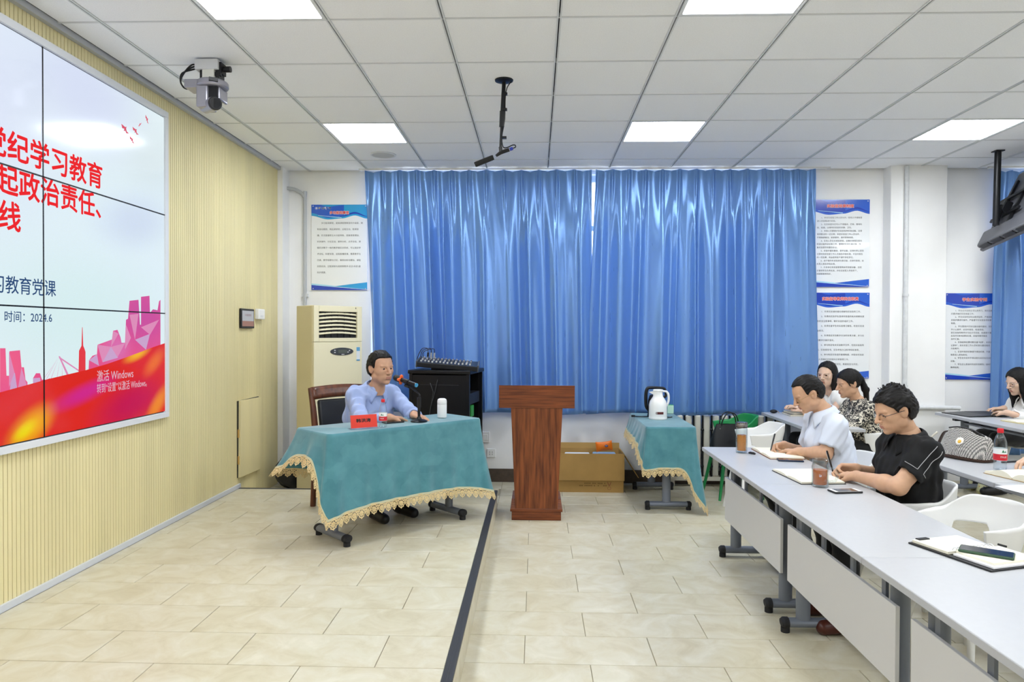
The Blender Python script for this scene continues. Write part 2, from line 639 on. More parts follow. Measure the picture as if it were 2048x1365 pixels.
def curtain(name, x0t, x1t, x0b, x1b, z0, z1, yc, label, seed, nf, grp):
    rnd = random.Random(seed)
    ph = [rnd.uniform(0, 6.28) for _ in range(8)]
    amp = [rnd.uniform(.6, 1.25) for _ in range(nf + 2)]
    t = thing(name, label, 'curtain', ((x0b + x1b) / 2, yc, z0), 0, grp)
    X0 = (x0b + x1b) / 2

    wid = [rnd.uniform(.6, 1.5) for _ in range(nf)]
    tw = sum(wid)
    edge = [0]
    for q in wid:
        edge.append(edge[-1] + q / tw)
    depth = [rnd.uniform(.05, .115) for _ in range(nf)]
    second = [rnd.uniform(-.1, .3) for _ in range(nf)]
    skew = [rnd.uniform(-.22, .22) for _ in range(nf)]
    npl = nf + 2

    def sm_(x): x = min(max(x, 0), 1); return x * x * (3 - 2 * x)

    def fn(u, v):                     # v = 0 hem, 1 top
        xa = x0b + (x0t - x0b) * v
        xb = x1b + (x1t - x1b) * v
        x = xa + (xb - xa) * u
        t_ = sm_((1 - v) / .38)
        uu = min(max(u + .010 * math.sin(2 * PI * u * 2 + ph[0]) * (1 - v), 0), .99999)
        k = max(i for i in range(nf) if edge[i] <= uu)
        s = (uu - edge[k]) / (edge[k + 1] - edge[k])
        s = min(max(s + skew[k] * math.sin(PI * s) * (1 - .5 * v), 0), 1)
        soft = depth[k] * (math.sin(PI * s) ** 1.5 + second[k] * math.sin(3 * PI * s) ** 2 * (1 - v) * .8) * (.75 + .25 * (1 - v))
        g = u * npl
        dp = (g - round(g)) * (x1b - x0b) / npl      # metres from the nearest pinch pleat
        pinch = .028 * math.exp(-(dp / .016) ** 2) * math.exp(-((v - .955) / .12) ** 2) - .010 * math.cos(2 * PI * g) * v
        y = -(soft - .03) * t_ - pinch - .012 * (1 - t_) * math.sin(2 * PI * u * 3 + ph[3])
        y += .014 * math.sin(2 * PI * u * 2.3 + ph[4] + v) * (1 - v)
        x += .012 * math.sin(2 * PI * s) * t_
        z = z0 + (z1 - z0) * v + .012 * math.sin(2 * PI * u * 2.1 + ph[5]) * (1 - v) + .10 * soft * (1 - v) - (.02 * (1 - abs(math.cos(PI * g))) * max(0, (v - .97) / .03))
        return (x - X0, y, z - z0)
    c = MB().grid(fn, nf * 32, 60).build('drape', M_curt, t, smooth=True, solid=.003)
    MB().grid(lambda u, v: tuple(Vector(fn(u, .955 + .043 * v)) + Vector((0, -.003, 0))), nf * 32, 3).build('heading_tape', M_curt, t, smooth=True)
    return t


YC = 7.0
cz1 = ZC - .022
curtain('curtain', -1.70, .545, -1.60, .575, .70, cz1, YC, 'long blue satin curtain hanging behind the black equipment rack', 3, 11, 'window curtains')
curtain('curtain', .585, 2.71, .50, 2.79, .705, cz1, YC - .004, 'long blue satin curtain hanging behind the small cloth-covered table', 5, 11, 'window curtains')
curtain('curtain', 4.45, 6.2, 4.40, 6.2, .35, cz1 - .02, YC, 'blue satin curtain hanging past the white pillar and rules board', 11, 11, 'window curtains')
curtain('curtain', 6.25, 7.7, 6.25, 7.75, .35, cz1 - .02, YC, 'blue satin curtain in the corner farthest from the video wall', 12, 10, 'window curtains')
for (a, c, what) in ((-1.75, 2.85, 'the wide window'), (4.38, 7.8, 'the window past the pillar')):
    t = thing('curtain_rail', 'white curtain track fixed to the ceiling over %s' % what, 'curtain rail', ((a + c) / 2, YC + .02, ZC - .012))
    MB().bx(-(c - a) / 2, (c - a) / 2, -.015, .015, -.006, .012).build('track', M_white, t)
    for s in (-1, 1):
        MB().bx(s * (c - a) / 2 - .01, s * (c - a) / 2 + .01, -.018, .018, -.01, .012).build('end_cap', M_white, t)

# ------------------------------------------------------------ pipes, sockets, grille
M_pipe = mat('painted_pipe', '#dadcdd', .4, var=.08, vscale=30)
t = thing('wall_pipe', 'white painted pipe running down the front of the pillar', 'pipe', (3.56, 6.945, 0))
MB().tube([(0, 0, .78), (0, 0, ZC - .01)], .021, 14).build('pipe', M_pipe, t, smooth='auto')
MB().tube([(-.018, 0, .80), (.5, -.005, .795), (.52, -.005, .79)], .022, 12).build('side_pipe', M_pipe, t, smooth='auto')
for z in (1.0, 1.88):
    MB().lathe([(.022, -.012), (.027, -.012), (.027, .012), (.022, .012)], 14, (0, 0, z)).build('clamp', M_pipe, t)
t = thing('wall_pipe', 'thin white pipe bent down the wall beside the tall air conditioner', 'pipe', (-2.33, YB - .03, 0))
MB().tube([(-.2, -.03, 2.95), (-.1, -.02, 2.94), (-.03, -.005, 2.9), (0, 0, 2.85), (0, 0, 2.8), (0, 0, 1.2)], .017, 12).build('pipe', mat('grey_pipe', '#b9bcbf', .4), t, smooth='auto')
MB().bx(-.03, .03, -.01, .03, 1.86, 1.89).build('clamp', M_pipe, t)
t = thing('wall_socket', 'white double socket on the wall just above the dark baseboard', 'socket', (-.44, YB - .001, .29))
MB().box((0, -.006, 0), (.086, .012, .086)).build('plate', M_wplast, t, bev=.003)
for x in (-.012, .014):
    MB().box((x - .004, -.0128, .01), (.004, .002, .014)).box((x - .004, -.0128, -.012), (.004, .002, .014)).build('slot', M_black, t)
t = thing('wall_socket', 'white switch plate on the wall beside the draped table edge', 'socket', (-.50, YB - .001, .45))
MB().box((0, -.006, 0), (.086, .012, .11)).build('plate', M_wplast, t, bev=.003)
MB().box((0, -.013, 0), (.05, .004, .06)).build('rocker', M_wplast, t, bev=.002)
# cast iron radiator under the right half of the curtains
t = thing('radiator', 'old column radiator with dark gaps standing under the curtains', 'radiator', (1.85, YB - .09, 0))
M_rad = mat('radiator_paint', '#d8d3c6', .45)
for k in range(13):
    x = -.52 + k * .088
    MB().box((x, -.005, .40), (.062, .07, .60)).build('column', M_rad, t, bev=.014)
for k in range(12):
    x = -.476 + k * .088
    q = MB().cyl((x, -.04, .1), (x, -.04, .70), .009, n=8)
    for z in (.2, .36, .56):
        q.sph((x, -.042, z), .016, 8, 6)
    q.build('iron_bar', M_blackm, t, smooth='auto')
MB().bx(-.57, .57, -.05, .04, .06, .1).build('rail', M_rad, t)
for s in (-1, 1):
    MB().bx(s * .5 - .02, s * .5 + .02, -.04, .03, 0, .06).build('foot', M_rad, t)
# ------------------------------------------------------------ video wall
VX = XL + .02
vw = thing('video_wall', 'large lit video wall with white frame showing red Chinese lettering and a city skyline', 'video wall', (XL, 2.36, .91))
VO = Vector((XL, 2.36, .91))


def vloc(y, z, d=0):                  # a point of the picture, d metres in front of the panels
    return Vector((VX + d, y, z)) - VO


def vpx(px, py, d=.001):
    p = atx(px, py, VX + d)
    return p - VO


def blob_emission(name, base, blobs, strength, rough=.12):
    """screen picture: soft colour patches given as (y, z, ry, rz, angle, colour, weight) in metres on the display"""
    m = mat(name, '#050505', rough, spec=.45)
    nt = m.node_tree
    b = nt.nodes['Principled BSDF']
    g = nt.nodes.new('ShaderNodeNewGeometry')
    sx = nt.nodes.new('ShaderNodeSeparateXYZ')
    nt.links.new(g.outputs['Position'], sx.inputs[0])
    cb = nt.nodes.new('ShaderNodeCombineXYZ')
    nt.links.new(sx.outputs['Y'], cb.inputs[0]); nt.links.new(sx.outputs['Z'], cb.inputs[1])
    prev = nt.nodes.new('ShaderNodeRGB'); prev.outputs[0].default_value = lin(base)
    prev = prev.outputs[0]
    for (y, z, ry, rz, a, c, wt) in blobs:
        mp = nt.nodes.new('ShaderNodeMapping'); mp.vector_type = 'TEXTURE'
        mp.inputs['Location'].default_value = (y, z, 0)
        mp.inputs['Rotation'].default_value = (0, 0, math.radians(a))
        mp.inputs['Scale'].default_value = (ry, rz, 1)
        nt.links.new(cb.outputs[0], mp.inputs[0])
        ln = nt.nodes.new('ShaderNodeVectorMath'); ln.operation = 'LENGTH'
        nt.links.new(mp.outputs[0], ln.inputs[0])
        mr = nt.nodes.new('ShaderNodeMapRange'); mr.interpolation_type = 'SMOOTHSTEP'
        mr.inputs['From Min'].default_value = 1; mr.inputs['From Max'].default_value = .1
        mr.inputs['To Min'].default_value = 0; mr.inputs['To Max'].default_value = wt
        nt.links.new(ln.outputs['Value'], mr.inputs['Value'])
        mx = nt.nodes.new('ShaderNodeMix'); mx.data_type = 'RGBA'
        nt.links.new(mr.outputs[0], mx.inputs[0])
        nt.links.new(prev, mx.inputs[6])
        mx.inputs[7].default_value = lin(c)
        prev = mx.outputs[2]
    nt.links.new(prev, b.inputs['Emission Color'])
    b.inputs['Emission Strength'].default_value = strength
    return m


SE = .80
M_sky = blob_emission('display_sky', '#dfeef3', [(3.9, 2.85, .9, .5, 0, '#d3dcf2', 1), (3.0, 2.6, 1.0, .8, 0, '#dbe3f7', 1), (4.6, 2.6, .5, .4, 0, '#d9e6ea', .8), (4.4, 2.2, .6, .25, 10, '#cfdbec', .9),
                                                  (3.9, 1.6, 1.2, .5, 0, '#d6ecec', 1), (1.5, 2, 1.5, 1.2, 0, '#e4eef6', 1)], SE)
M_wave = blob_emission('display_wave', '#e02a22', [(4.35, 1.05, .55, .2, 10, '#c81a52', 1), (3.9, 1.16, .42, .075, 12, '#d42a8c', 1), (3.47, 1.02, .24, .12, 25, '#f6b21a', 1), (3.42, 1.01, .12, .05, 25, '#f2e018', .9),
                                                    (4.42, 1.36, .20, .05, 14, '#f7b51c', 1), (4.66, 1.02, .26, .09, 38, '#f08a28', 1), (4.62, 1.30, .2, .08, 30, '#ef7326', .9), (2.5, 1.05, .6, .12, 8, '#e23a80', 1),
                                                    (1.3, 1.05, .5, .12, -8, '#f49a20', 1)], SE * .95)
CE = [4.752, 3.560, 2.366, 1.172, -.022]
RE = [.957, 1.628, 2.298, 2.962]
for a in range(4):
    for c in range(3):
        y0, y1, z0, z1 = CE[a + 1] + .004, CE[a] - .004, RE[c] + .004, RE[c + 1] - .004
        MB().box(vloc((y0 + y1) / 2, (z0 + z1) / 2, -.01), (.02, y1 - y0, z1 - z0)).build('display_panel', M_sky, vw)
fb = MB()
fb.box(vloc((CE[0] + CE[4]) / 2, (RE[0] + RE[3]) / 2, -.014), (.006, CE[0] - CE[4] + .02, RE[3] - RE[0] + .02))
fb.build('backing', M_black, vw)
fr = MB()
ya, yb_, za, zb = CE[4] - .045, CE[0] + .045, RE[0] - .04, RE[3] + .045
for (p, q, r_, s_) in ((ya, yb_, za, za + .036), (ya, yb_, zb - .04, zb), (ya, ya + .04, za + .036, zb - .04), (yb_ - .04, yb_, za + .036, zb - .04)):
    fr.box(vloc((p + q) / 2, (r_ + s_) / 2, -.006), (.028, q - p, s_ - r_))
fr.build('frame', mat('display_frame', '#e4e6ea', .3), vw, bev=.002)

M_red = emitter('display_red', '#ec2a30', SE)
M_navy = emitter('display_navy', '#2c4a78', SE)
M_lil = emitter('display_lilac', '#f0cfe0', SE * .8)


def vline(name, chars, y0, z0, pitch, size, m, bold, dd=.0015):
    b = MB()
    for k, ch in enumerate(chars):
        if ch == ' ':
            continue
        vs, fs = text_geo(ch, size, bold=bold * size)
        b.add([vloc(y0 + k * pitch + v[0], z0 + v[1], dd) for v in vs], fs)
    return b.build(name, m, vw)


# characters run towards the window wall; the first ones lie left of the frame of the photograph
vline('headline_lettering', '党纪学习教育', 3.163, 2.345, .1505, .15, M_red, .021)
vline('headline_lettering', '担起政治责任、', 3.088, 2.172, .1505, .15, M_red, .021)
vline('headline_lettering', '底线', 3.105, 2.002, .1505, .15, M_red, .021)
vline('subtitle_lettering', '习教育党课', 3.207, 1.694, .0895, .092, M_navy, .006)
b = MB()
vs, fs = text_geo('时间：2024.6', .058, bold=.0004)
b.add([vloc(3.288 + v[0] * 1.02, 1.554 + v[1], .0015) for v in vs], fs)
b.build('date_lettering', M_navy, vw)
b = MB()
for body, y, z, wd, ht in (('激活 Windows', 4.0, 1.212, .37, .066), ('转到“设置”以激活 Windows。', 3.999, 1.145, .525, .056)):
    vs, fs = text_geo(body, .05)
    x1 = max(v[0] for v in vs); yy0, yy1 = min(v[1] for v in vs), max(v[1] for v in vs)
    b.add([vloc(y + v[0] / x1 * wd, z + (v[1] - yy0) / (yy1 - yy0) * ht, .0022) for v in vs], fs)
b.build('notice_lettering', M_lil, vw)


def vpoly(name, polys, m, d):
    b = MB()
    for q in polys:
        b.add([vpx(x, y, d) for x, y in q], [tuple(range(len(q)))])
    return b.build(name, m, vw)


def vshape(name, polys, m, d):
    b = MB()
    for q in polys:
        b.add([vloc(y, z, d) for y, z in q], [tuple(range(len(q)))])
    return b.build(name, m, vw)


M_pk = blob_emission('display_pink', '#e8568e', [(4.5, 1.6, .5, .3, 0, '#cf4f9c', 1), (4.2, 1.4, .2, .15, 0, '#dd6fae', 1), (3.3, 1.35, .3, .2, 0, '#f2608c', 1)], SE * .95)
M_pk2 = emitter('display_pink_light', '#dc8cb8', SE)
M_pk3 = emitter('display_lilac_grey', '#c9a2cc', SE)
vpoly('skyline', [[(0, 697), (11, 697), (13, 752), (18, 752), (19, 703), (40, 701), (43, 735), (48, 735), (51, 760), (55, 765), (55, 778), (0, 790)],
                  [(66, 776), (66, 757), (72, 747), (80, 747), (84, 760), (92, 760), (100, 757), (100, 772)],
                  [(177, 742), (178, 721), (185, 712), (194, 709), (195, 690), (206, 686), (225, 679), (226, 662), (235, 660), (241, 675), (243, 686), (250, 686), (252, 640), (256, 638), (259, 602), (277, 600), (280, 650), (282, 650),
                   (282, 594), (299, 592), (300, 626), (306, 619), (315, 621), (318, 603), (321, 600), (321, 700), (250, 722)]], M_pk, .0006)
vpoly('skyline_facets', [[(18, 703), (29, 745), (18, 775)], [(43, 735), (55, 776), (36, 778)], [(195, 690), (222, 694), (205, 725)], [(226, 662), (237, 668), (222, 694)],
                         [(222, 694), (250, 687), (235, 715)], [(259, 630), (277, 628), (270, 680)], [(252, 650), (262, 676), (250, 700)], [(282, 655), (318, 640), (300, 670)]], M_pk2, .0009)
vpoly('skyline_shade', [[(178, 721), (194, 709), (198, 732)], [(205, 725), (222, 694), (236, 716)], [(270, 680), (300, 668), (292, 700)], [(66, 757), (80, 756), (82, 772), (66, 776)], [(22, 740), (30, 747), (34, 776), (20, 780)]], M_pk3, .0008)
vpoly('tower', [[(157, 748), (158, 702), (160, 698), (163, 692), (164.2, 655), (165.2, 655), (166.5, 692), (169, 698), (171, 704), (171, 746)]], emitter('display_tower', '#e23a44', SE), .0006)
vpoly('bridge', [[(117, 713), (120, 713), (140, 755), (136, 757)], [(119, 714), (160, 742), (160, 745), (118, 717)], [(117, 714), (92, 760), (93, 760)], [(118, 716), (100, 762), (101, 762)], [(120, 720), (112, 765), (113, 765)], [(124, 727), (124, 760), (125, 760)],
                 [(118, 715), (84, 762), (85, 762)]], M_pk2, .0005)
wave = [(CE[0], 1.425), (4.60, 1.400), (4.45, 1.372), (4.28, 1.342), (4.1, 1.312), (3.9, 1.286), (3.6, 1.257), (3.27, 1.216), (2.9, 1.19), (2.5, 1.20), (2.0, 1.26), (1.4, 1.30), (.8, 1.27), (.3, 1.22), (CE[4], 1.2)]
for (a, c) in ((0, 7), (7, 14)):
    vshape('red_ribbon', [[(CE[0] if a == 0 else wave[7][0], RE[0] + .004)] + wave[a:c + 1] + [(wave[c][0], RE[0] + .004)]], M_wave, .0012)
birds = []
for (x, y, s, r) in ((250, 258, 22, -.9), (271, 262, 18, -.9), (280, 249, 9, .3), (294, 239, 14, -1.3), (264, 280, 15, -1.0)):
    pts = [(-1, .25), (-.45, .42), (-.1, .1), (.05, .38), (.2, .08), (.6, .1), (1, -.35), (.5, -.12), (.15, -.2), (0, -.45), (-.12, -.2), (-.5, 0)]
    birds.append([(x + s * .75 * (u * math.cos(r) + v * math.sin(r)) * .55, y + s * .75 * (-u * math.sin(r) + v * math.cos(r))) for u, v in pts])
vpoly('bird', birds, emitter('display_bird', '#d8566c', SE), .0006)
# dark gaps between the panels run over the picture
sb = MB()
for y in CE[1:4]:
    sb.box(vloc(y, (RE[0] + RE[3]) / 2, .0028), (.0022, .0075, RE[3] - RE[0]))
for z in RE[1:3]:
    sb.box(vloc((CE[0] + CE[4]) / 2, z, .0028), (.0022, CE[0] - CE[4], .0075))
sb.build('bezel_seams', M_black, vw)

# ------------------------------------------------------------ notice boards
M_pw = mat('board_white', '#eef1f2', .12, coat=.4)
M_pb = mat('board_blue', '#2f63cf', .15, coat=.4)
M_pb2 = mat('board_royal', '#2647b8', .15, coat=.4)
M_pc = mat('board_cyan', '#2fa3dc', .15, coat=.4)
M_plc = mat('board_pale', '#a9dcf0', .15, coat=.4)
M_ptx = mat('board_ink', '#3c4046', .5)
M_prd = mat('board_red', '#d93a34', .5)
M_pot = mat('board_outline', '#f4dcd6', .5)


def board(x0, x1, z0, z1, title, lines, label, cyan=False, logo=None, titlefit=(.36, .045), fsize=.0205, top=None, pitch=None):
    W, H = x1 - x0, z1 - z0
    t = thing('notice_board', label, 'notice board', ((x0 + x1) / 2, YB, z0), 0, 'notice boards')
    MB().box((0, -.012, H / 2), (W, .006, H)).build('acrylic_board', M_pw, t, bev=.001)
    def p(u, v, d=0): return ((u - .5) * W, -.0154 - d, v * H)
    def layer(name, pts, m, d):
        # split a band given as (u, low, high) columns into quads
        b = MB()
        for (a, c) in zip(pts, pts[1:]):
            b.add([p(a[0], a[1], d), p(c[0], c[1], d), p(c[0], c[2], d), p(a[0], a[2], d)], [(0, 1, 2, 3)])
        return b.build(name, m, t)
    def curve(kn, n=24):
        out = []
        for k in range(n + 1):
            u = k / n
            for (a, c) in zip(kn, kn[1:]):
                if a[0] <= u <= c[0] + 1e-9:
                    s = (u - a[0]) / (c[0] - a[0]); s = s * s * (3 - 2 * s)
                    out.append((u, a[1] + (c[1] - a[1]) * s)); break
        return out
    low = curve([(0, .868), (.3, .826), (.55, .838), (.78, .872), (1, .835)])
    hi = curve([(0, .90), (.3, .845), (.55, .862), (.78, .896), (1, .862)])
    layer('header_band', [(u, v, .999) for (u, v) in low], M_pc if cyan else M_pb, .0002)
    layer('header_band', [(u, v, min(.999, v2 + .13)) for (u, v), (_, v2) in zip(hi, hi) if u <= .62], M_pb2 if not cyan else M_pb, .0004)
    layer('header_ribbon', [(u, v - .004, v + .018 * math.sin(PI * (u - .5) / .5)) for (u, v) in hi if u >= .5], M_pb2, .0006)
    layer('header_ribbon', [(u, .872 - .07 * (u - .12), .876 - .06 * (u - .12)) for u in [.12 + .42 * k / 12 for k in range(13)]], M_plc, .0008)
    layer('footer_band', [(0, .001, .06), (.5, .001, .032), (1, .001, .006)], M_pb2, .0002)
    layer('footer_band', [(0, .06, .078), (.25, .0475, .062), (.5, .034, .044), (.9, .012, .016)], M_plc, .0003)
    layer('footer_band', [(.42, .044, .046), (.7, .028, .07), (1, .010, .093)], M_pc if cyan else M_pb, .0004)
    ty = .905 if cyan else .908
    if cyan:
        ty = .888
    b = MB(); o = MB()
    w_, h_ = titlefit
    add_text(o, title, .05, lambda x, y: p(.5 - w_ / 2 + .0 + x / W - .004, ty - .003 + y / H, .0010), bold=.0035, fit=((w_ + .008) * W, (h_ + .006) * H))
    add_text(b, title, .05, lambda x, y: p(.5 - w_ / 2 + x / W, ty + y / H, .0014), bold=.0012, fit=(w_ * W, h_ * H))
    o.build('title_outline', M_pot, t)
    b.build('title_lettering', M_prd, t)
    if logo:
        b = MB()
        gl = random.Random(5)
        for k in range(6):                   # six brush-written characters, too small to read
            u0 = .13 + k * .038
            for _ in range(4):
                b.box(p(u0 + gl.uniform(.006, .022), .957 + gl.uniform(-.008, .008), .001), (gl.choice([.014, .004]), .0006, gl.choice([.003, .014])))
        b.lathe([(.011, 0), (.013, 0), (.013, .0006), (.011, .0006), (.011, 0)], 20, Vector(p(.09, .957, .0008)), M=Matrix.Rotation(PI / 2, 3, 'X'), closed=True)
        b.lathe([(.0001, 0), (.007, 0), (.007, .0006), (.0001, .0006)], 12, Vector(p(.09, .957, .0008)), M=Matrix.Rotation(PI / 2, 3, 'X'))
        b.build('logo_lettering', M_pw, t)
    n = len(lines)
    top = top or .79
    pitch = pitch or (.79 - .12) / max(n, 1)
    for k, s in enumerate(lines):
        b = MB()
        add_text(b, s, fsize, lambda x, y: p(.10 + x / W, top - k * pitch + y / H, .0004))
        b.build('text_line', M_ptx, t)
    for u in (.03, .97):
        for v in (.018, .982):
            MB().lathe([(.0001, 0), (.006, 0), (.005, .003), (.0001, .004)], 12, Vector(p(u, v, 0)), M=Matrix.Rotation(PI / 2, 3, 'X')).build('screw_cap', M_alu, t)
    return t


S = '\u3000\u3000'
board(-2.268, -1.70, 1.927, 2.791, '多功能观摩室',
      [S + '多功能观摩室，是高清智慧教室的升级版，拥', '有自动跟踪、精品课录制、远程互动、微课录', '播、实况直播等五大功能特色，是集情景模拟、', '实务操作、讨论互动、案例分析、点评总结、课', '程实训等于一体的教学兼实训系统，可以满足学',
       '术论坛、科室交流、远程直播授课、情景教学与', '仿真、教学观摩与讨论、案例分析与模拟、课程', '实践实训、过程录制与视频等教学-实训-科研-服', '务的需要。'],
      'blue-headed white notice board on the wall above the air conditioner', True, True, (.345, .036), .0212, .775, .0722)
board(2.715, 3.283, 1.966, 2.829, '实验室规章制度',
      [S + '1、未经实验室工作人员允许，任何人不得随意', '进入实验室进行实验。', S + '2、在实验室内任何人不得嬉闹、打闹、随地吐', '痰、吸烟，以保持实验室的安静、卫生。', S + '3、实验人员要爱护实验室各种实验设备，注意', '保持整洁的一切公物，未经实验室工作人员允许，',
       '不得随便搬动、拆卸部件，损坏照章赔偿。', S + '4、实验人员在实验结束后，应做好清理及室内', '的清洁搬弄收拾等工作，整理好实验仪器设备，恢', '复实验室的完整及安全。', S + '5、实验中遇到事故、损坏设备，应随时停止报告', '立即时向实验室工作人员报告并做处理，不及时报告',
       '的一切后果，将由使用者不遵守承担责任。', S + '6、由于操作失误造成仪器设备，应按价赔偿，由', '负责人报告学院处理。', S + '7、外来单位到实验室使用本实验室设备，应经', '主管领导及负责批准，并在实验室人员指导下，', '按规程使用完好。'],
      'blue-headed rules board on the window wall, upper of the two beside the curtain', False, None, (.46, .038), .0195, .785, .0378)
board(2.722, 3.29, 1.061, 1.912, '实验指导教师岗位职责',
      [S + '1、负责实验课的理论讲解和实验指导工作。', S + '2、负责向实验学生宣讲实验室的有关规章制度', '和安全注意事项，做好实验的组织工作。', S + '3、负责检查学生的实验预习报告，检查实验准', '备情况。', S + '4、负责指定实验教学方法的改革方案，并为实',
       '验教学方案的落实。', S + '5、参与制定有关实验教学文件，包括实验指导', '书、实验报告书、实验考核办法和考核标准等。', S + '6、参与制定实验室的管理制度，并配合实验技', '术人员做好实验室的日常管理工作。', S + '7、积极参加教学研究、教案制定与评定。'],
      'blue-headed duties board on the window wall, lower of the two beside the curtain', False, None, (.62, .04), .0205, .77, .0555)
board(4.023, 4.585, 1.058, 1.908, '学生实验守则',
      [S + '1、学生在实验前必须认真预习，按实验报告', '的要求做好实验准备工作。', S + '2、学生实验时应听从教师指导，严格按规程和', '实验步骤进行操作，严格遵守实验室各项规章', '制度。', S + '3、学生要爱护实验仪器设备和器材，实验中因', '不小心损坏、应及时报告，检查原因，',
       '按实验指导教师许可后方可实验，如遇意外事故', '应及时切断电源和处理，向指导教师报告', '及时汇报。', S + '4、实验结束后要切断仪器“电源”，关闭全部设', '记录本”，按实验室工作人员检查仪器设备后', '方能离开。', S + '5、实验时保持安静遵守课堂纪律，不要', '随意进入其他房间。',
       S + '6、学生在实验中不得动用与本实验无关的仪器', '设备。', S + '7、学生应认真按时完成实验报告，按时交指导', '教师批阅。'],
      'blue-headed student rules board on the wall between pillar and far curtain', False, None, (.42, .038), .0195, .79, .0365)

# ------------------------------------------------------------ devices on the slat wall
t = thing('wall_tablet', 'small black framed tablet mounted on the slat wall', 'tablet', (XL, 6.15, 1.62))
MB().box((.012, 0, 0), (.02, .285, .172)).build('case', M_black, t, bev=.006)
MB().box((.0225, 0, 0), (.001, .245, .136)).build('screen', emitter('tablet_screen', '#cfd3da', .45, 1), t)
MB().box((.0233, 0, -.045), (.0006, .245, .046)).build('picture_band', emitter('tablet_band', '#c79a8c', .45), t)
b = MB()
add_text(b, '多功能观摩室', .03, lambda x, y: (.0236, -.07 + x, .02 + y), fit=(.14, .02))
b.build('lettering', mat('tablet_text', '#8a5a5a', .5), t)
t = thing('wall_sensor', 'small white box fixed beside the wall tablet', 'sensor', (XL, 6.425, 1.665))
MB().box((.02, 0, 0), (.04, .145, .095)).build('housing', M_wplast, t, bev=.008)
MB().box((.0405, .0, -.02), (.002, .06, .02)).build('label_strip', M_white, t)
# loose hatch door over an opening in the slats
t = thing('access_hatch', 'loose wooden hatch door standing proud of the slat wall', 'hatch', (XL, 6.2, .58))
MB().box((.001, 0, .0), (.004, .47, .66)).build('opening', M_black, t)
R = Matrix.Rotation(math.radians(-1.2), 3, 'X')
MB().box((.014, .012, -.004), (.018, .45, .66), M=R).build('door', M_slat, t)
for z in (-.18, .05):
    MB().box((.008, -.222, z), (.012, .012, .07)).build('hinge', mat('bare_wood', '#c9a05a', .6), t)
# black bags lying in the corner behind the stage
t = thing('equipment_bag', 'black equipment bag lying in the corner behind the stage', 'bag', (-2.32, 6.70, 0))
def lump(u, v):
    a, z = 2 * PI * u, PI * v
    r = .9 + .1 * math.sin(3 * a) + .06 * math.sin(7 * a + z * 3)
    return (.19 * r * math.sin(z) * math.cos(a), .22 * r * math.sin(z) * math.sin(a), .17 - .17 * math.cos(z) * (.9 + .1 * math.sin(4 * a)))
MB().grid(lump, 28, 14, closeu=True).build('body', mat('bag_nylon', '#191a1d', .5, bump=.2), t, smooth=True)
MB().tube([(-.1, -.1, .26), (0, -.12, .34), (.1, -.05, .27)], .012, 8).build('strap', M_black, t, smooth=True)

# ------------------------------------------------------------ ceiling devices
t = thing('tracking_camera', 'silver dome-base tracking camera hanging from the ceiling near the video wall', 'camera', (-1.955, 4.2, ZC - .004))
M_sil = mat('silver_plastic', '#9b9aa3', .3, metal=.5)
MB().box((.0, 0, -.035), (.14, .11, .062)).build('bracket_box', mat('bracket_grey', '#cfd0d2', .4), t, bev=.004)
MB().cyl((.085, 0, -.05), (.125, 0, -.05), .018, n=14).box((.072, 0, -.05), (.02, .07, .065)).box((.055, -.03, -.09), (.05, .02, .02)).build('side_sensor', M_black, t, smooth='auto')
for x in (-.035, .06):
    MB().box((x, 0, -.095), (.02, .075, .06)).build('bracket_arm', M_black, t)
MB().box((.01, -.02, -.09), (.07, .06, .05)).build('bracket_plate', mat('bracket_cream', '#d4d3c8', .4), t)
b = MB().lathe([(.001, -.12), (.075, -.12), (.09, -.13), (.092, -.155), (.085, -.165), (.001, -.166)], 28, (.015, 0, 0))
b.box((-.075, .0, -.15), (.11, .12, .05))
b.build('base_ring', M_sil, t, smooth='auto', bev=.004)
MB().box((.055, -.078, -.138), (.05, .03, .02), rz=.5).build('sensor_window', M_black, t)
MB().box((-.022, -.0, -.225), (.07, .13, .13)).box((.065, .02, -.2), (.02, .11, .08)).build('yoke', M_sil, t, bev=.022, seg=4, smooth='auto')
MB().box((.035, .0, -.2), (.06, .1, .07)).build('yoke_gap', M_black, t)
hb = MB().cyl((-.045, .03, -.262), (.055, -.06, -.272), .04, .04, n=24)
hb.build('camera_head', M_sil, t, smooth='auto', bev=.006)
hb = MB().cyl((.052, -.0575, -.2717), (.066, -.07, -.2733), .0405, .039, n=24)
hb.build('lens_ring', M_black, t, smooth='auto', bev=.004)
MB().cyl((.064, -.068, -.2732), (.0665, -.0705, -.2735), .028, n=20).build('lens', M_screen, t, smooth='auto')
for k in range(3):
    MB().tube([(-.07, .01 * k, -.03), (-.11, .01 * k, -.02 - .01 * k), (-.16 - .005 * k, 0, -.07), (-.18, .0, -.12), (-.155, .0, -.16), (-.12, 0, -.165 + .012 * k)], .005, 6).build('cable', M_black, t, smooth=True)

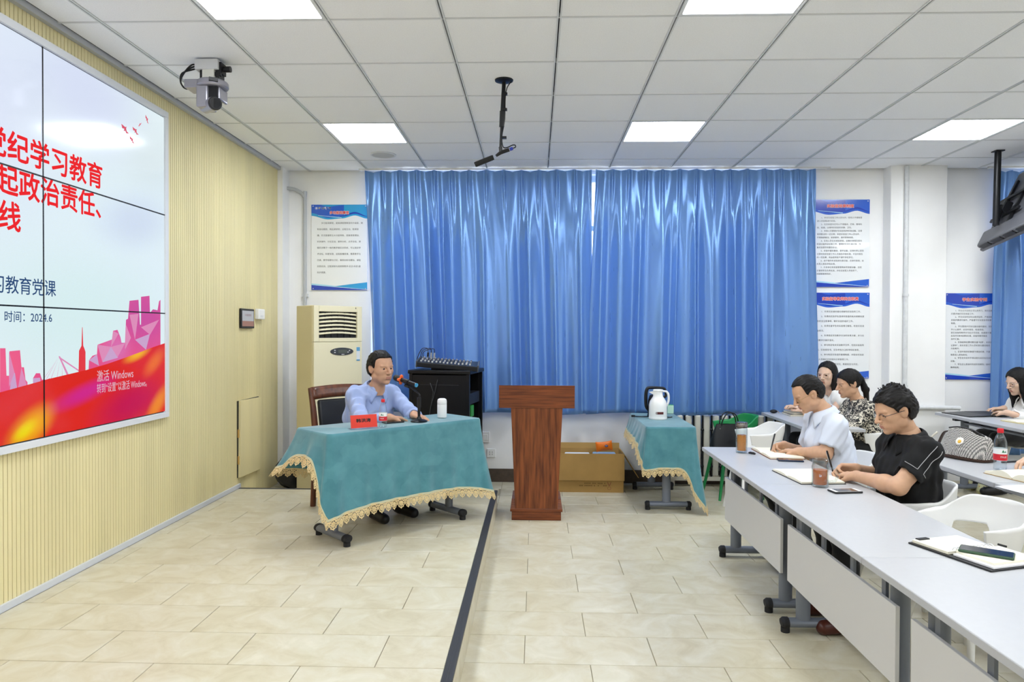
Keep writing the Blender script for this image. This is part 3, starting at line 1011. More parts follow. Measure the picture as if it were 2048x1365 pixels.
t = thing('hanging_microphone', 'black shotgun microphone on a pole hanging from the ceiling', 'microphone', (-.209, 4.566, ZC))
MB().lathe([(.001, -.016), (.03, -.016), (.058, -.008), (.06, -.001), (.001, -.001)], 28).build('ceiling_plate', M_blackm, t, smooth='auto')
MB().tube([(0, 0, -.01), (-.012, 0, -.24)], .013, 12).build('upper_pole', M_blackm, t, smooth='auto')
MB().tube([(-.0105, 0, -.20), (-.014, 0, -.30)], .0165, 12).build('pole_sleeve', M_black, t, smooth='auto')
MB().tube([(-.014, 0, -.29), (-.022, 0, -.44)], .009, 12).build('lower_pole', M_blackm, t, smooth='auto')
MB().tube([(-.05, 0, -.487), (-.02, 0, -.465), (.035, 0, -.447)], [.008, .013, .012], 12).tube([(-.022, 0, -.43), (-.018, 0, -.468)], .012, 10).build('holder', M_black, t, smooth='auto')
MB().tube([(-.182, 0, -.541), (-.178, 0, -.5395), (-.075, 0, -.499), (-.07, 0, -.497)], [.012, .017, .017, .012], 14).build('microphone_body', M_black, t, smooth='auto')
MB().tube([(.035, 0, -.447), (.038, 0, -.446)], .0115, 12).build('silver_ring', M_alu, t)
MB().tube([(.038, 0, -.446), (.058, 0, -.4385)], .0105, 12).build('blue_plug', mat('plug_blue', '#2e3fae', .4), t, smooth='auto')
MB().tube([(.056, 0, -.439), (.075, 0, -.431), (.072, 0, -.418), (.055, 0, -.418), (.03, 0, -.43), (.005, 0, -.435), (-.008, 0, -.42), (-.012, 0, -.36), (.005, 0, -.25), (.008, 0, -.12), (.02, 0, -.05), (.05, 0, -.006)], .0035, 6).build('cable', M_black, t, smooth=True)
for z in (-.09, -.19, -.37):
    MB().box((.002 - .03 * (-z) * .5 + .004, 0, z), (.034, .03, .012)).build('cable_clip', M_black, t)

t = thing('ceiling_speaker', 'round white speaker grille set in the ceiling over the stage', 'speaker', (-1.40, 6.46, ZC))
MB().lathe([(.105, .002), (.118, .0), (.118, -.006), (.105, -.009), (.1, -.006)], 32, closed=True).build('rim', M_white, t, smooth='auto')
MB().lathe([(.001, -.007), (.06, -.0068), (.104, -.005), (.104, .002), (.001, .002)], 32).build('grille', mat('grille_grey', '#c8c8c6', .7, bump=.5, bscale=400), t, smooth='auto')

# ------------------------------------------------------------ television on a ceiling pole
TVA = math.atan2(-.55, -1.45)
t = thing('ceiling_television', 'black television on a ceiling pole seen from behind near the far curtain', 'television', (4.08, 6.42, ZC))
MB().cyl((0, 0, -.005), (-.012, 0, -.66), .027, n=14).build('pole', M_blackm, t, smooth='auto')
MB().box((0, 0, -.005), (.075, .075, .008)).build('ceiling_plate', M_blackm, t)
# frame of the tilted set: u along its width (towards the room), wv up its back, nn out of its back
u = Vector((-.104, -.987, .119)).normalized()
wv = Vector((.469, .056, .881))
wv = (wv - u * wv.dot(u)).normalized()
nn = u.cross(wv).normalized()
if nn.x > 0:
    nn = -nn
Mt = Matrix((u, wv, nn)).transposed()
org = Vector((4.148, 6.80, 2.299)) - Vector((4.08, 6.42, ZC))
def tp(a, b_, c): return org + Mt @ Vector((a, b_, c))
M_tv = mat('tv_grey', '#63646a', .38, metal=.2)
MB().box(tp(.60, .41, -.03), (1.2, .82, .035), M=Mt).build('screen_case', M_tv, t, bev=.008)
MB().box(tp(.60, .41, -.049), (1.16, .78, .004), M=Mt).build('screen', M_screen, t)
MB().box(tp(.60, .085, .012), (1.14, .17, .06), M=Mt).build('lower_housing', M_tv, t, bev=.025, seg=3)
MB().box(tp(.60, .45, .0), (1.04, .64, .03), M=Mt).build('back_cover', M_tv, t, bev=.014, seg=3)
vb = MB()
for k in range(5):
    vb.box(tp(.16 + k * .2, -.0, .014), (.15, .012, .04), M=Mt)
vb.build('vents', M_black, t)
for a in (.20, .44):
    MB().box(tp(a, .40, .03), (.03, .50, .02), M=Mt).build('mount_rail', M_blackm, t)
for b_ in (.25, .45):
    MB().box(tp(.33, b_, .045), (.46, .03, .018), M=Mt).build('cross_rail', M_blackm, t)
MB().box(tp(.33, .30, .07), (.10, .12, .07), M=Mt).build('tilt_bracket', M_blackm, t, bev=.008)
MB().tube([(-.012, 0, -.62), tuple(tp(.33, .30, .10))], .03, 10).build('pole_joint', M_blackm, t, smooth='auto')
MB().box(tp(.72, .42, .018), (.14, .22, .006), M=Mt).build('label_plate', mat('tv_label', '#9a9ba0', .4), t)
# ------------------------------------------------------------ raised rear tier
TIER, XT = .06, 3.78
tier = struct(MB().bx(XT, XR, YF, YB - .001, .0005, TIER - .006).build('floor_tier', M_grout))
lay(tier, XT, 4.98, 4.4, YB - .01, TIER, 3.98, 5.305, 0)
stuff(MB().bx(4.98, XR, YF, YB - .01, TIER - .008, TIER).bx(XT, 4.98, YF, 4.4, TIER - .008, TIER).build('tier_tiles_beyond', M_tile, tier))
MB().bx(XT - .004, XT, YF, YB - .01, .001, TIER - .006).build('tier_riser', mat('tier_riser', '#a9a9a8', .5), tier)

# ------------------------------------------------------------ desks
M_top = mat('desk_top', '#c0c1c3', .32, var=.015, vscale=40)
M_edge = mat('desk_edge', '#b4b6bc', .4)
M_panel = mat('desk_panel', '#d2d2d4', .45)


def desk(label, loc, rz, L=1.2, W=.545, H=.72, panel=True, shelf=True, group='grey flip-top desks', colo=.2, foot=(.09, .03), leginset=.127):
    t = thing('desk', label, 'desk', loc, rz, group)
    MB().box((0, 0, H - .0125), (L - .002, W, .025)).build('tabletop', M_top, t, bev=.003)
    e = MB()
    for s in (-1, 1):
        e.box((0, s * (W / 2 + .0006), H - .0135), (L - .006, .0014, .0225))
    e.build('edge_band', M_edge, t)
    fy0, fy1 = -W / 2 + foot[0], W / 2 - foot[1]
    for s in (-1, 1):
        x = s * (L / 2 - leginset)
        MB().tube([(x, -W / 2 + colo, .06), (x, -W / 2 + colo, H - .06)], .036, 20, flat=.62).build('leg', M_steel, t, smooth='auto')
        MB().box((x, 0, H - .045), (.05, W - .2, .04)).build('top_bracket', M_blackm, t, bev=.004)
        f = MB().tube([(x, fy0 + .02, .048), (x, fy1 - .02, .048)], .031, 16, flat=.75).build('foot', M_steel, t, smooth='auto')
        for y, d in ((fy0, 1), (fy1, -1)):
            q = MB().tube([(x, y, .047), (x, y + d * .012, .048), (x, y + d * .035, .048)], [.024, .034, .034], 16, flat=.78)
            q.cyl((x, y + d * .022, .0), (x, y + d * .022, .026), .022, n=14)
            q.build('foot_cap', M_rubber, f, smooth='auto')
    MB().box((0, .0, H - .05), (L - .3, .05, .03)).build('beam', M_blackm, t)
    if panel:
        MB().box((0, -W / 2 + .153, .38), (L - .105, .016, .29)).build('front_panel', M_panel, t, bev=.002)
        for s in (-1, 1):
            for k in (.15, .42):
                MB().box((s * k, -W / 2 + .17, .56), (.03, .012, .28)).build('panel_bracket', M_steel, t)
    if shelf:
        MB().box((0, .06, H - .085), (L - .3, W * .5, .014)).build('shelf', M_steel, t)
    return t


XD = 1.155
R1 = -PI / 2
cx1 = XD + .545 / 2
desk('grey desk under the tall tea flask and the brown notebook', (cx1, 4.33, 0), R1)
desk('grey desk under the black notebook and glass mug', (cx1, 3.13, 0), R1)
desk('grey desk under the black ring-binder folder', (cx1, 1.93, 0), R1)
desk('grey desk at the end of the front row beyond the ring-binder folder', (cx1, .73, 0), R1)
desk('grey desk where the two women sit by the curtain', (2.20 + .225, 6.36, 0), R1, W=.45, H=.74, panel=False)
desk('grey desk under the houndstooth bag and the water bottle', (2.37 + .25, 4.33, 0), R1, W=.5, H=.74, colo=.34, panel=False)
desk('grey desk next to the one with the houndstooth bag, holding loose papers', (2.37 + .25, 3.125, 0), R1, W=.5, H=.74, colo=.34, panel=False)
desk('grey desk under the laptop in the row by the pillar', (3.74 + .23, 6.15, TIER), R1, W=.46, H=.715, panel=False)
desk('grey desk beside the laptop desk, without a laptop', (3.74 + .23, 4.945, TIER), R1, W=.46, H=.715, panel=False)

# ------------------------------------------------------------ white shell chairs
M_shell = mat('shell_white', '#eeeeec', .38)
M_green = mat('shell_green', '#1f8a4c', .4)


def shell_chair_parts(t, m, k=1.0):
    def path(u):
        s = (u - .5) * 2                     # -1 .. 1 round the back
        a = abs(s)
        if a < .62:
            ph = s / .62 * PI / 2
            return -.03 - .245 * math.cos(ph), .275 * math.sin(ph), abs(ph) / (PI / 2), 0
        f = (a - .62) / .38
        return -.03 + .20 * f, math.copysign(.275 - .03 * f * f, s), 1, f
    def sm(x): x = min(max(x, 0), 1); return x * x * (3 - 2 * x)
    def fn(u, v):
        x, y, p, f = path(u)
        top = .75 - .065 * sm((p - .45) / .5) - .012 * f
        # lower edge: stem at the back, arch, side panel, arm tip
        if p < .08:
            low = .44
        elif p < .30:
            low = .44 + .18 * sm((p - .08) / .2) ** .7
        elif p < .72:
            low = .62
        else:
            low = .62 - .18 * sm((p - .72) / .2)
        if f > 0:
            low = .44 + .15 * sm((f - .35) / .5)
        z = low + (top - low) * v
        h = (z - .44) / .31
        g = .80 + .2 * min(1, h * 1.25) ** .8
        back = -.045 * max(0, h) * (1 - p * .9)
        fx = x * g + back
        if f > 0:
            fx -= .02 * (1 - v) * f
        return (fx * .72, y * g * .72, z)
    MB().grid(fn, 97, 14).build('back_shell', m, t, smooth=True, solid=.011)
    def seat(u, v):
        a = 2 * PI * u
        c, s = math.cos(a), math.sin(a)
        r = v
        e = 2.6
        q = (abs(c) ** e + abs(s) ** e) ** (-1 / e)
        x, y = .195 * q * c * r, .195 * q * s * r
        z = .435 - .018 * (1 - r * r) + (.014 if c < 0 else -.022 * c * c) * r ** 4
        return (x + .0, y, z)
    MB().grid(seat, 40, 10, closeu=True).build('seat', m, t, smooth=True, solid=.012)
    for sx in (-1, 1):
        for sy in (-1, 1):
            MB().cyl((sx * .13, sy * .13, .425), (sx * .205, sy * .195, 0), .019, .012, n=12).build('leg', m, t, smooth='auto')


proto_chair = None
CHG = 'white shell armchairs'


def chair(label, x, y, face, z=0, col=None):
    global proto_chair
    if col is None and proto_chair is not None:
        t = copytree(proto_chair)
        t.location = (x, y, z)
        t.rotation_euler = (0, 0, face)
        t['label'] = label
        return t
    t = thing('shell_chair', label, 'chair', (x, y, z), face, CHG if col is None else None)
    shell_chair_parts(t, col or M_shell)
    if col is None:
        proto_chair = t
    return t


chair('white shell armchair under the man in the pale shirt', 1.94, 4.55, PI)
chair('white shell armchair under the man in the black polo shirt', 1.91, 3.70, PI)
chair('empty white shell armchair pulled up to the desk with the ring-binder', 1.955, 3.24, 3.44)
chair('white shell armchair standing empty by the radiator and tea flask', 1.86, 6.02, PI * 1.02)
chair('white shell armchair under the woman in the floral blouse', 2.86, 6.17, PI)
chair('white shell armchair under the woman in the white top and round glasses', 2.88, 6.70, PI)
chair('white shell armchair at the desk with the houndstooth bag', 3.12, 3.55, PI)
chair('white shell armchair under the woman typing on a laptop', 4.56, 6.62, PI, TIER)
chair('green shell armchair by the radiator carrying the black tote bag', 1.83, 6.62, PI * 1.05, 0, M_green)

# ------------------------------------------------------------ cloth covered tables
def cloth_material():
    m = mat('teal_cloth', '#3f7c88', .75, sheen=.4)
    nt = m.node_tree
    b = nt.nodes['Principled BSDF']
    tc = nt.nodes.new('ShaderNodeTexCoord')
    mp = nt.nodes.new('ShaderNodeMapping'); mp.inputs['Rotation'].default_value = (0, math.radians(38), 0)
    nt.links.new(tc.outputs['Object'], mp.inputs[0])
    vo = nt.nodes.new('ShaderNodeTexVoronoi'); vo.inputs['Scale'].default_value = 9; vo.distance = 'CHEBYCHEV'
    nt.links.new(mp.outputs[0], vo.inputs['Vector'])
    no = nt.nodes.new('ShaderNodeTexNoise'); no.inputs['Scale'].default_value = 9; no.inputs['Detail'].default_value = 4
    nt.links.new(tc.outputs['Object'], no.inputs['Vector'])
    ml = nt.nodes.new('ShaderNodeMath'); ml.operation = 'MULTIPLY_ADD'; ml.inputs[1].default_value = .22
    nt.links.new(vo.outputs['Color'], ml.inputs[0]); nt.links.new(no.outputs[0], ml.inputs[2])
    r = nt.nodes.new('ShaderNodeValToRGB')
    r.color_ramp.elements[0].position, r.color_ramp.elements[0].color = .4, lin('#3f7b87')
    r.color_ramp.elements[1].position, r.color_ramp.elements[1].color = .85, lin('#54919b')
    nt.links.new(ml.outputs[0], r.inputs[0]); nt.links.new(r.outputs[0], b.inputs['Base Color'])
    bp = nt.nodes.new('ShaderNodeBump'); bp.inputs['Strength'].default_value = .25; bp.inputs['Distance'].default_value = .003
    nt.links.new(ml.outputs[0], bp.inputs['Height']); nt.links.new(bp.outputs[0], b.inputs['Normal'])
    return m


M_cloth = cloth_material()
M_lace = mat('gold_lace', '#dec795', .8, var=.15, vscale=60)
M_braid = mat('lace_braid', '#c7c6a6', .7)


def tablecloth(label, loc, rz, L, W, H, drops, flares, seed, folds=.006):
    """drops / flares: values at FL, F, FR, R, BR, B, BL, L round the table edge (F = -y side)"""
    rnd = random.Random(seed)
    t = thing('tablecloth', label, 'tablecloth', loc, rz, 'lace-edged tablecloths')
    hx, hy = L / 2 + .008, W / 2 + .008
    cr = .03
    ring = []                                # (x, y, nx, ny, key position 0..8)
    def side(p, q, k0, k1, n):
        nx, ny = (q[1] - p[1]), -(q[0] - p[0])
        l = math.hypot(nx, ny); nx, ny = nx / l, ny / l
        for i in range(n):
            s = i / n
            ring.append((p[0] + (q[0] - p[0]) * s, p[1] + (q[1] - p[1]) * s, nx, ny, k0 + (k1 - k0) * (.06 + .88 * s)))
    def corner(c, a0, k, n=14):
        for i in range(n):
            a = a0 + PI / 2 * i / n
            ring.append((c[0] + cr * math.cos(a), c[1] + cr * math.sin(a), math.cos(a), math.sin(a), k - .12 + .24 * i / n))
    ix, iy = hx - cr, hy - cr
    nl, ns = int(L / .018), int(W / .018)
    side((-ix, -hy), (ix, -hy), 0, 2, nl)
    corner((ix, -iy), -PI / 2, 2)
    side((hx, -iy), (hx, iy), 2, 4, ns)
    corner((ix, iy), 0, 4)
    side((ix, hy), (-ix, hy), 4, 6, nl)
    corner((-ix, iy), PI / 2, 6)
    side((-hx, iy), (-hx, -iy), 6, 8, ns)
    corner((-ix, -iy), PI, 8)
    n = len(ring)
    ph = [rnd.uniform(0, 6.28) for _ in range(4)]
    def val(a, k):
        k = k % 8
        i = int(k); s = k - i
        return a[i] + (a[(i + 1) % 8] - a[i]) * (s ** 4.5 if i % 2 == 1 else 1 - (1 - s) ** 3.2)
    NV = 20
    def pt(i, v):
        x, y, nx, ny, k = ring[i % n]
        d = val(drops, k) * v
        g = (i % n) / n
        fl = val(flares, k) * v ** 1.3 + folds * v * (math.sin(2 * PI * g * 23 + ph[0]) + .6 * math.sin(2 * PI * g * 41 + ph[1]) * v)
        e = .012
        o = e * math.sin(min(1, d / e) * PI / 2) if d < e else e
        return Vector((x + nx * (fl + o * .5), y + ny * (fl + o * .5), H - d))
    b = MB()
    for j in range(NV):
        v = (j / (NV - 1)) ** 1.3
        b.v += [tuple(pt(i, v)) for i in range(n)]
    for j in range(NV - 1):
        for i in range(n):
            i2 = (i + 1) % n
            b.f.append((j * n + i2, j * n + i, (j + 1) * n + i, (j + 1) * n + i2))
    b.m += [0] * len(b.f)
    b.f.append(tuple(range(n))); b.m.append(0)
    b.build('cloth', M_cloth, t, smooth='auto', ang=50)
    # hem positions, one every few millimetres
    hem = [(pt(i, 1.0), (pt(i, 1.0) - pt(i, .9)).normalized(), Vector((ring[i][2], ring[i][3], 0))) for i in range(n)]
    cum = [0]
    for i in range(n):
        cum.append(cum[-1] + (hem[(i + 1) % n][0] - hem[i][0]).length)
    tot = cum[-1]
    def at(s):
        s %= tot
        lo, hi_ = 0, n
        while hi_ - lo > 1:
            m_ = (lo + hi_) // 2
            if cum[m_] <= s: lo = m_
            else: hi_ = m_
        f = (s - cum[lo]) / max(1e-6, cum[lo + 1] - cum[lo])
        a, c = hem[lo], hem[(lo + 1) % n]
        return a[0].lerp(c[0], f), a[1].lerp(c[1], f).normalized(), a[2].lerp(c[2], f)
    def lp(s, h, o=.002):
        p, d, nn_ = at(s)
        return p + d * h + nn_ * (o + .04 * h)
    br = MB()
    m_ = int(tot / .01)
    br.grid(lambda u, v: lp(u * tot, -.006 + .012 * v, .003), m_, 2, closeu=True)
    br.build('braid', M_braid, t, solid=.002)
    lc = MB()
    wdt = .052
    cnt = int(tot / wdt)
    wdt = tot / cnt
    leaf = [(0, 0), (.22, .05), (.42, .22), (.5, .42), (.46, .6), (.3, .72), (.36, .8), (.12, .9), (0, 1.02)]
    leaf = leaf + [(-x, y) for x, y in leaf[-2:0:-1]]
    Lh = .066
    for k in range(cnt):
        s0 = (k + .5) * wdt
        def P_(x, y): return lp(s0 + x * wdt, .004 + y * Lh)
        def sc(q, f, oy): return [(x * f, oy + (y - .5) * f) for x, y in q]
        o_ = leaf; i_ = sc(leaf, .76, .5)
        m2 = len(leaf)
        lc.add([P_(*p) for p in o_] + [P_(*p) for p in i_], [(a, (a + 1) % m2, m2 + (a + 1) % m2, m2 + a) for a in range(m2)])
        i2, i3 = sc(leaf, .56, .5), sc(leaf, .30, .52)
        lc.add([P_(*p) for p in i2] + [P_(*p) for p in i3], [(a, (a + 1) % m2, m2 + (a + 1) % m2, m2 + a) for a in range(m2)])
        lc.add([P_(*p) for p in sc(leaf, .2, .52)], [tuple(range(m2))])
        for (x0, y0, x1, y1) in ((-.4, .45, .4, .45), (-.3, .2, .3, .75), (.3, .2, -.3, .75), (0, .02, 0, 1)):
            dx, dy = (y1 - y0), -(x1 - x0); l = math.hypot(dx, dy); dx, dy = dx / l * .035, dy / l * .035
            lc.add([P_(x0 - dx, y0 - dy), P_(x1 - dx, y1 - dy), P_(x1 + dx, y1 + dy), P_(x0 + dx, y0 + dy)], [(0, 1, 2, 3)])
        lc.add([P_(-.5, -.06), P_(.5, -.06), P_(.5, .08), P_(-.5, .08)], [(0, 1, 2, 3)])
        lc.add([P_(.38, .12), P_(.62, .12), P_(.62, .26), P_(.38, .26)], [(0, 1, 2, 3)])
    stuff(lc.build('lace_trim', M_lace, t, solid=.0016))
    return t


AT = math.radians(45.5)
TS = (-.975, 4.85)
desk('narrow grey desk on the stage under the large teal tablecloth', (TS[0], TS[1], ZS), AT, L=1.2, W=.40, H=.715, panel=False, shelf=False, foot=(.0, .0), colo=.18, leginset=.13)
tablecloth('teal tablecloth with gold lace on the stage table', (TS[0], TS[1], ZS), AT, 1.21, .405, .7215,
           (.52, .465, .53, .34, .34, .30, .27, .15), (.045, .012, .10, .05, .08, .03, .14, .05), 4)
desk('narrow grey desk under the small teal cloth by the curtains', (1.135, 6.45, 0), R1, L=1.0, W=.39, H=.715, panel=False, shelf=False, foot=(.0, .0), colo=.18, leginset=.11)
tablecloth('teal tablecloth with gold lace on the small table by the curtains', (1.135, 6.45, 0), R1, 1.005, .395, .7215,
           (.15, .14, .36, .34, .66, .5, .2, .15), (.02, .05, .025, .015, .10, .03, .01, .005), 9)

# ------------------------------------------------------------ lectern
M_wood = mat('dark_walnut', '#8f4e26', .38, var=.45, vscale=7, stretch=(7, 7, .5), bump=.08, col2='#582810')
M_woodh = mat('dark_walnut_across', '#894822', .38, var=.45, vscale=7, stretch=(.5, 7, 9), bump=.08, col2='#582810')
t = thing('lectern', 'dark brown wooden lectern standing on the floor beside the stage', 'lectern', (.012, 5.66, 0))
MB().bx(-.198, .198, 0, .36, 0, .07).build('plinth', M_woodh, t, bev=.002)
pl = [(-.209, -.006), (.209, -.006), (.209, .366), (-.209, .366)]
MB().bx(-.209, .209, -.006, .366, .07, .092).build('plinth_lip', M_woodh, t, bev=.002)
MB().add([(-.203, .0, .092), (.203, .0, .092), (.203, .36, .092), (-.203, .36, .092), (-.198, .03, .165), (.198, .03, .165), (.198, .33, .165), (-.198, .33, .165)],
         [(0, 1, 5, 4), (1, 2, 6, 5), (2, 3, 7, 6), (3, 0, 4, 7), (4, 5, 6, 7)]).build('plinth_collar', M_woodh, t)
MB().add([(-.17, .0, .095), (.17, .0, .095), (.17, .32, .095), (-.17, .32, .095), (-.206, -.012, .905), (.206, -.012, .905), (.206, .36, .905), (-.206, .36, .905)],
         [(0, 1, 5, 4), (1, 2, 6, 5), (2, 3, 7, 6), (3, 0, 4, 7), (4, 5, 6, 7), (3, 2, 1, 0)]).build('column', M_wood, t, bev=.002)
MB().add([(-.302, -.02, .903), (.302, -.02, .903), (.302, .44, .903), (-.302, .44, .903), (-.302, -.02, 1.085), (.302, -.02, 1.085), (.302, .44, .985), (-.302, .44, .985)],
         [(0, 1, 5, 4), (1, 2, 6, 5), (2, 3, 7, 6), (3, 0, 4, 7), (4, 5, 6, 7), (3, 2, 1, 0)]).build('reading_box', M_woodh, t, bev=.002)

# ------------------------------------------------------------ wooden armless chair of the speaker
M_cw = mat('chair_wood', '#6b3a20', .35, var=.35, vscale=6, stretch=(6, 6, .8), col2='#43210f')
M_lea = mat('black_leather', '#1e2024', .45, bump=.15, bscale=150)
FA = AT - PI / 2
t = thing('wooden_chair', 'dark wooden chair with black leather pad behind the stage table', 'chair', (-1.365, 5.405, ZS), FA)
for s in (-1, 1):
    MB().tube([(-.24, s * .25, 0), (-.20, s * .25, .45), (-.225, s * .25, .7), (-.28, s * .25, .91)], [.022, .026, .024, .02], 10).build('rear_leg', M_cw, t, smooth='auto')
    MB().tube([(.22, s * .235, 0), (.22, s * .235, .43)], [.018, .025], 10).build('front_leg', M_cw, t, smooth='auto')
    MB().box((0, s * .24, .41), (.44, .03, .06)).build('side_rail', M_cw, t)
MB().box((.22, 0, .41), (.03, .46, .06)).box((-.2, 0, .41), (.03, .46, .06)).build('cross_rail', M_cw, t)
MB().grid(lambda u, v: (-.262 - .012 * math.cos((u - .5) * 2.4) - (v - .5) * .05 * .9 + 0, (u - .5) * .5, .825 + .085 * v + .012 * math.sin(u * PI)), 12, 4).build('top_rail', M_cw, t, smooth=True, solid=.03, bev=0)
MB().box((-.232, 0, .655), (.045, .40, .33), M=Matrix.Rotation(math.radians(-11), 3, 'Y')).build('back_pad', M_lea, t, bev=.018, seg=3, smooth='auto')
MB().box((0, 0, .455), (.45, .45, .06)).build('seat_pad', M_lea, t, bev=.02, seg=3, smooth='auto')

# ------------------------------------------------------------ floor standing air conditioner
M_ac = mat('ac_cream', '#e8e1c0', .4)
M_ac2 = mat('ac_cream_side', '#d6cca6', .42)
t = thing('air_conditioner', 'tall cream floor-standing air conditioner in the corner behind the stage', 'air conditioner', (-1.985, 6.27, 0), PI / 4)
W_, D_, H_ = .50, .33, 1.745        # local: front face on y = 0, x from the near corner to the right
MB().bx(0, W_, .03, D_, .03, H_).build('body', M_ac2, t, bev=.006)
fz = MB()
ox0, ox1, oz0, oz1 = .055, .445, 1.45, 1.69
fz.bx(.004, ox0, 0, .03, 1.415, H_ - .002).bx(ox1, W_ - .004, 0, .03, 1.415, H_ - .002).bx(ox0, ox1, 0, .03, oz1, H_ - .002).bx(ox0, ox1, 0, .03, 1.415, oz0)
fz.build('vent_frame', M_ac, t, bev=.003)
MB().bx(ox0, ox1, .022, .0295, oz0, oz1).build('vent_recess', M_black, t)
for k in range(6):
    z = oz0 + .03 + k * (oz1 - oz0 - .03) / 6
    MB().grid(lambda u, v: (ox0 + .004 + (ox1 - ox0 - .008) * u, .004 + .014 * v, z + .012 * math.sin(u * PI) + .016 * v), 14, 2).build('vent_louvre', M_ac, t, smooth=True, solid=.006)
for k in range(5):
    MB().bx(.12 + k * .065, .124 + k * .065, .012, .022, oz0, oz1).build('vent_vane', M_black, t)
MB().bx(.004, W_ - .004, 0, .03, .62, 1.412).build('front_panel', M_ac, t, bev=.004)
MB().bx(.004, W_ - .004, 0, .03, .05, .616).build('lower_panel', M_ac, t, bev=.004)
MB().bx(.01, W_ - .01, .01, D_ - .01, 0, .03).build('plinth', M_ac2, t)
c = MB().lathe([(.001, 0), (1, 0), (.98, .004), (.001, .005)], 36, M=Matrix(((.12, 0, 0), (0, 0, -1), (0, .036, 0))), c=(.285, 0, 1.325)).build('control_panel', mat('ac_panel', '#3c4046', .3), t, smooth='auto')
MB().box((.29, -.0055, 1.326), (.09, .002, .03)).build('display', mat('ac_lcd', '#59605a', .2), t)
for dx, dz in ((-.075, .012), (-.075, -.008), (.06, -.006), (.075, .008), (0, -.027), (.015, -.027)):
    MB().box((.285 + dx, -.0055, 1.325 + dz), (.013, .003, .007)).build('button', M_white, t)
lb = MB().box((.455, -.001, 1.30), (.036, .001, .13))
lb.build('energy_label', mat('ac_label', '#dfe6ea', .5), t)
for z, h in ((1.345, .035), (1.242, .012)):
    MB().box((.455, -.0018, z), (.036, .001, h)).build('label_band', mat('ac_label_blue', '#5fa3cf', .5), t)
MB().box((.43, -.001, 1.727), (.006, .002, .014)).build('indicator', M_black, t)

# ------------------------------------------------------------ black equipment rack with mixer
t = thing('equipment_rack', 'black equipment rack cabinet standing behind the speaker before the curtains', 'rack', (-1.14, 6.36, 0), math.radians(-9))
M_rk = mat('rack_black', '#0c0d0f', .4, metal=.2)
W_, D_, H_ = .56, .52, 1.13
rb = MB()
for x in (0, W_ - .03):
    for y in (0, D_ - .03):
        rb.bx(x, x + .03, y, y + .03, .05, H_)
rb.bx(0, W_, 0, D_, .05, .09)
rb.build('frame', M_rk, t)
MB().bx(-.012, W_ + .012, -.012, D_ + .012, H_, H_ + .035).build('top_cover', M_rk, t, bev=.008)
MB().bx(.03, W_ - .03, .004, .016, .09, H_ - .01).build('front_door', M_rk, t, bev=.002)
d = MB()
for x in (.12, W_ - .18):
    d.bx(x, x + .07, -.004, .006, .62, .655)
d.build('latch', mat('rack_latch', '#34363a', .35, metal=.5), t, bev=.002)
MB().bx(.1, W_ - .1, .0, .006, H_ - .1, H_ - .096).build('door_crease', mat('rack_line', '#2b2d31', .4), t)
MB().bx(0, .012, .03, D_ - .03, .09, H_).build('side_panel', M_rk, t)
MB().bx(.012, W_ - .03, D_ - .04, D_ - .03, .09, H_).build('rear_panel', M_rk, t)
for z in (.3, .55, .85):
    MB().bx(.02, W_ - .02, .05, D_ - .05, z, z + .1).build('rack_unit', mat('rack_unit', '#1b1c20', .5), t)
MB().bx(W_ - .06, W_ - .012, .12, .22, .74, .84).build('green_tag', mat('rack_green', '#2f9a3c', .5), t)
for x in (.06, W_ - .06):
    for y in (.06, D_ - .06):
        MB().cyl((x, y, 0), (x, y, .05), .025, n=12).build('caster', M_rubber, t, smooth='auto')
MB().tube([(.27, -.006, H_ - .05), (.24, -.01, .95), (.2, -.012, .8), (.19, -.012, .6)], .0035, 6).build('cable', mat('rack_cable', '#3a3c40', .4), t, smooth=True)
MB().tube([(.2, -.006, H_ - .08), (.23, -.01, .97), (.21, -.012, .85)], .003, 6).build('cable', MATS['rack_cable'], t, smooth=True)

t = thing('audio_mixer', 'black audio mixer with grey faders resting on the equipment rack', 'mixer', (-.80, 6.5, 1.166), math.radians(3))
Mx = Matrix.Rotation(math.radians(4.5), 3, 'Y')
M_mx = mat('mixer_black', '#16171a', .4)
def mp_(x, y, z): return Mx @ Vector((x, y, z)) + Vector((0, 0, .045))
MB().box(mp_(0, 0, .0), (.56, .36, .045), M=Mx @ Matrix.Rotation(math.radians(5), 3, 'X')).build('case', M_mx, t, bev=.006)
Mm = Mx @ Matrix.Rotation(math.radians(5), 3, 'X')
def mq(x, y, z): return Mm @ Vector((x, y, z)) + Vector((0, 0, .045))
for s in (-1, 1):
    MB().box(mq(s * .275, 0, .004), (.014, .36, .06), M=Mm).build('cheek', mat('mixer_grey', '#4a4c50', .4), t, bev=.004)
kmesh = [MB().cyl((0, 0, 0), (0, 0, .014), .0085, .007, n=8).mesh('knob') for _ in range(2)]
kmesh[0].materials.append(mat('knob_grey', '#6f7276', .4)); kmesh[1].materials.append(mat('knob_pale', '#b9babd', .4))
fmesh = MB().box((0, 0, 0), (.014, .026, .012)).mesh('fader')
fmesh.materials.append(mat('fader_pale', '#c9c9c6', .4))
for i in range(14):
    for j in range(5):
        o = bpy.data.objects.new('knob' if j < 4 else 'fader', (kmesh[0 if (i + j) % 3 else 1]) if j < 4 else fmesh)
        COL.objects.link(o)
        o.parent = t
        o.matrix_local = Matrix.Translation(mq(-.24 + i * .034, .13 - j * .045, .023) if j < 4 else mq(-.24 + i * .034, -.12 + .02 * math.sin(i * 1.7), .03)) @ Mm.to_4x4()
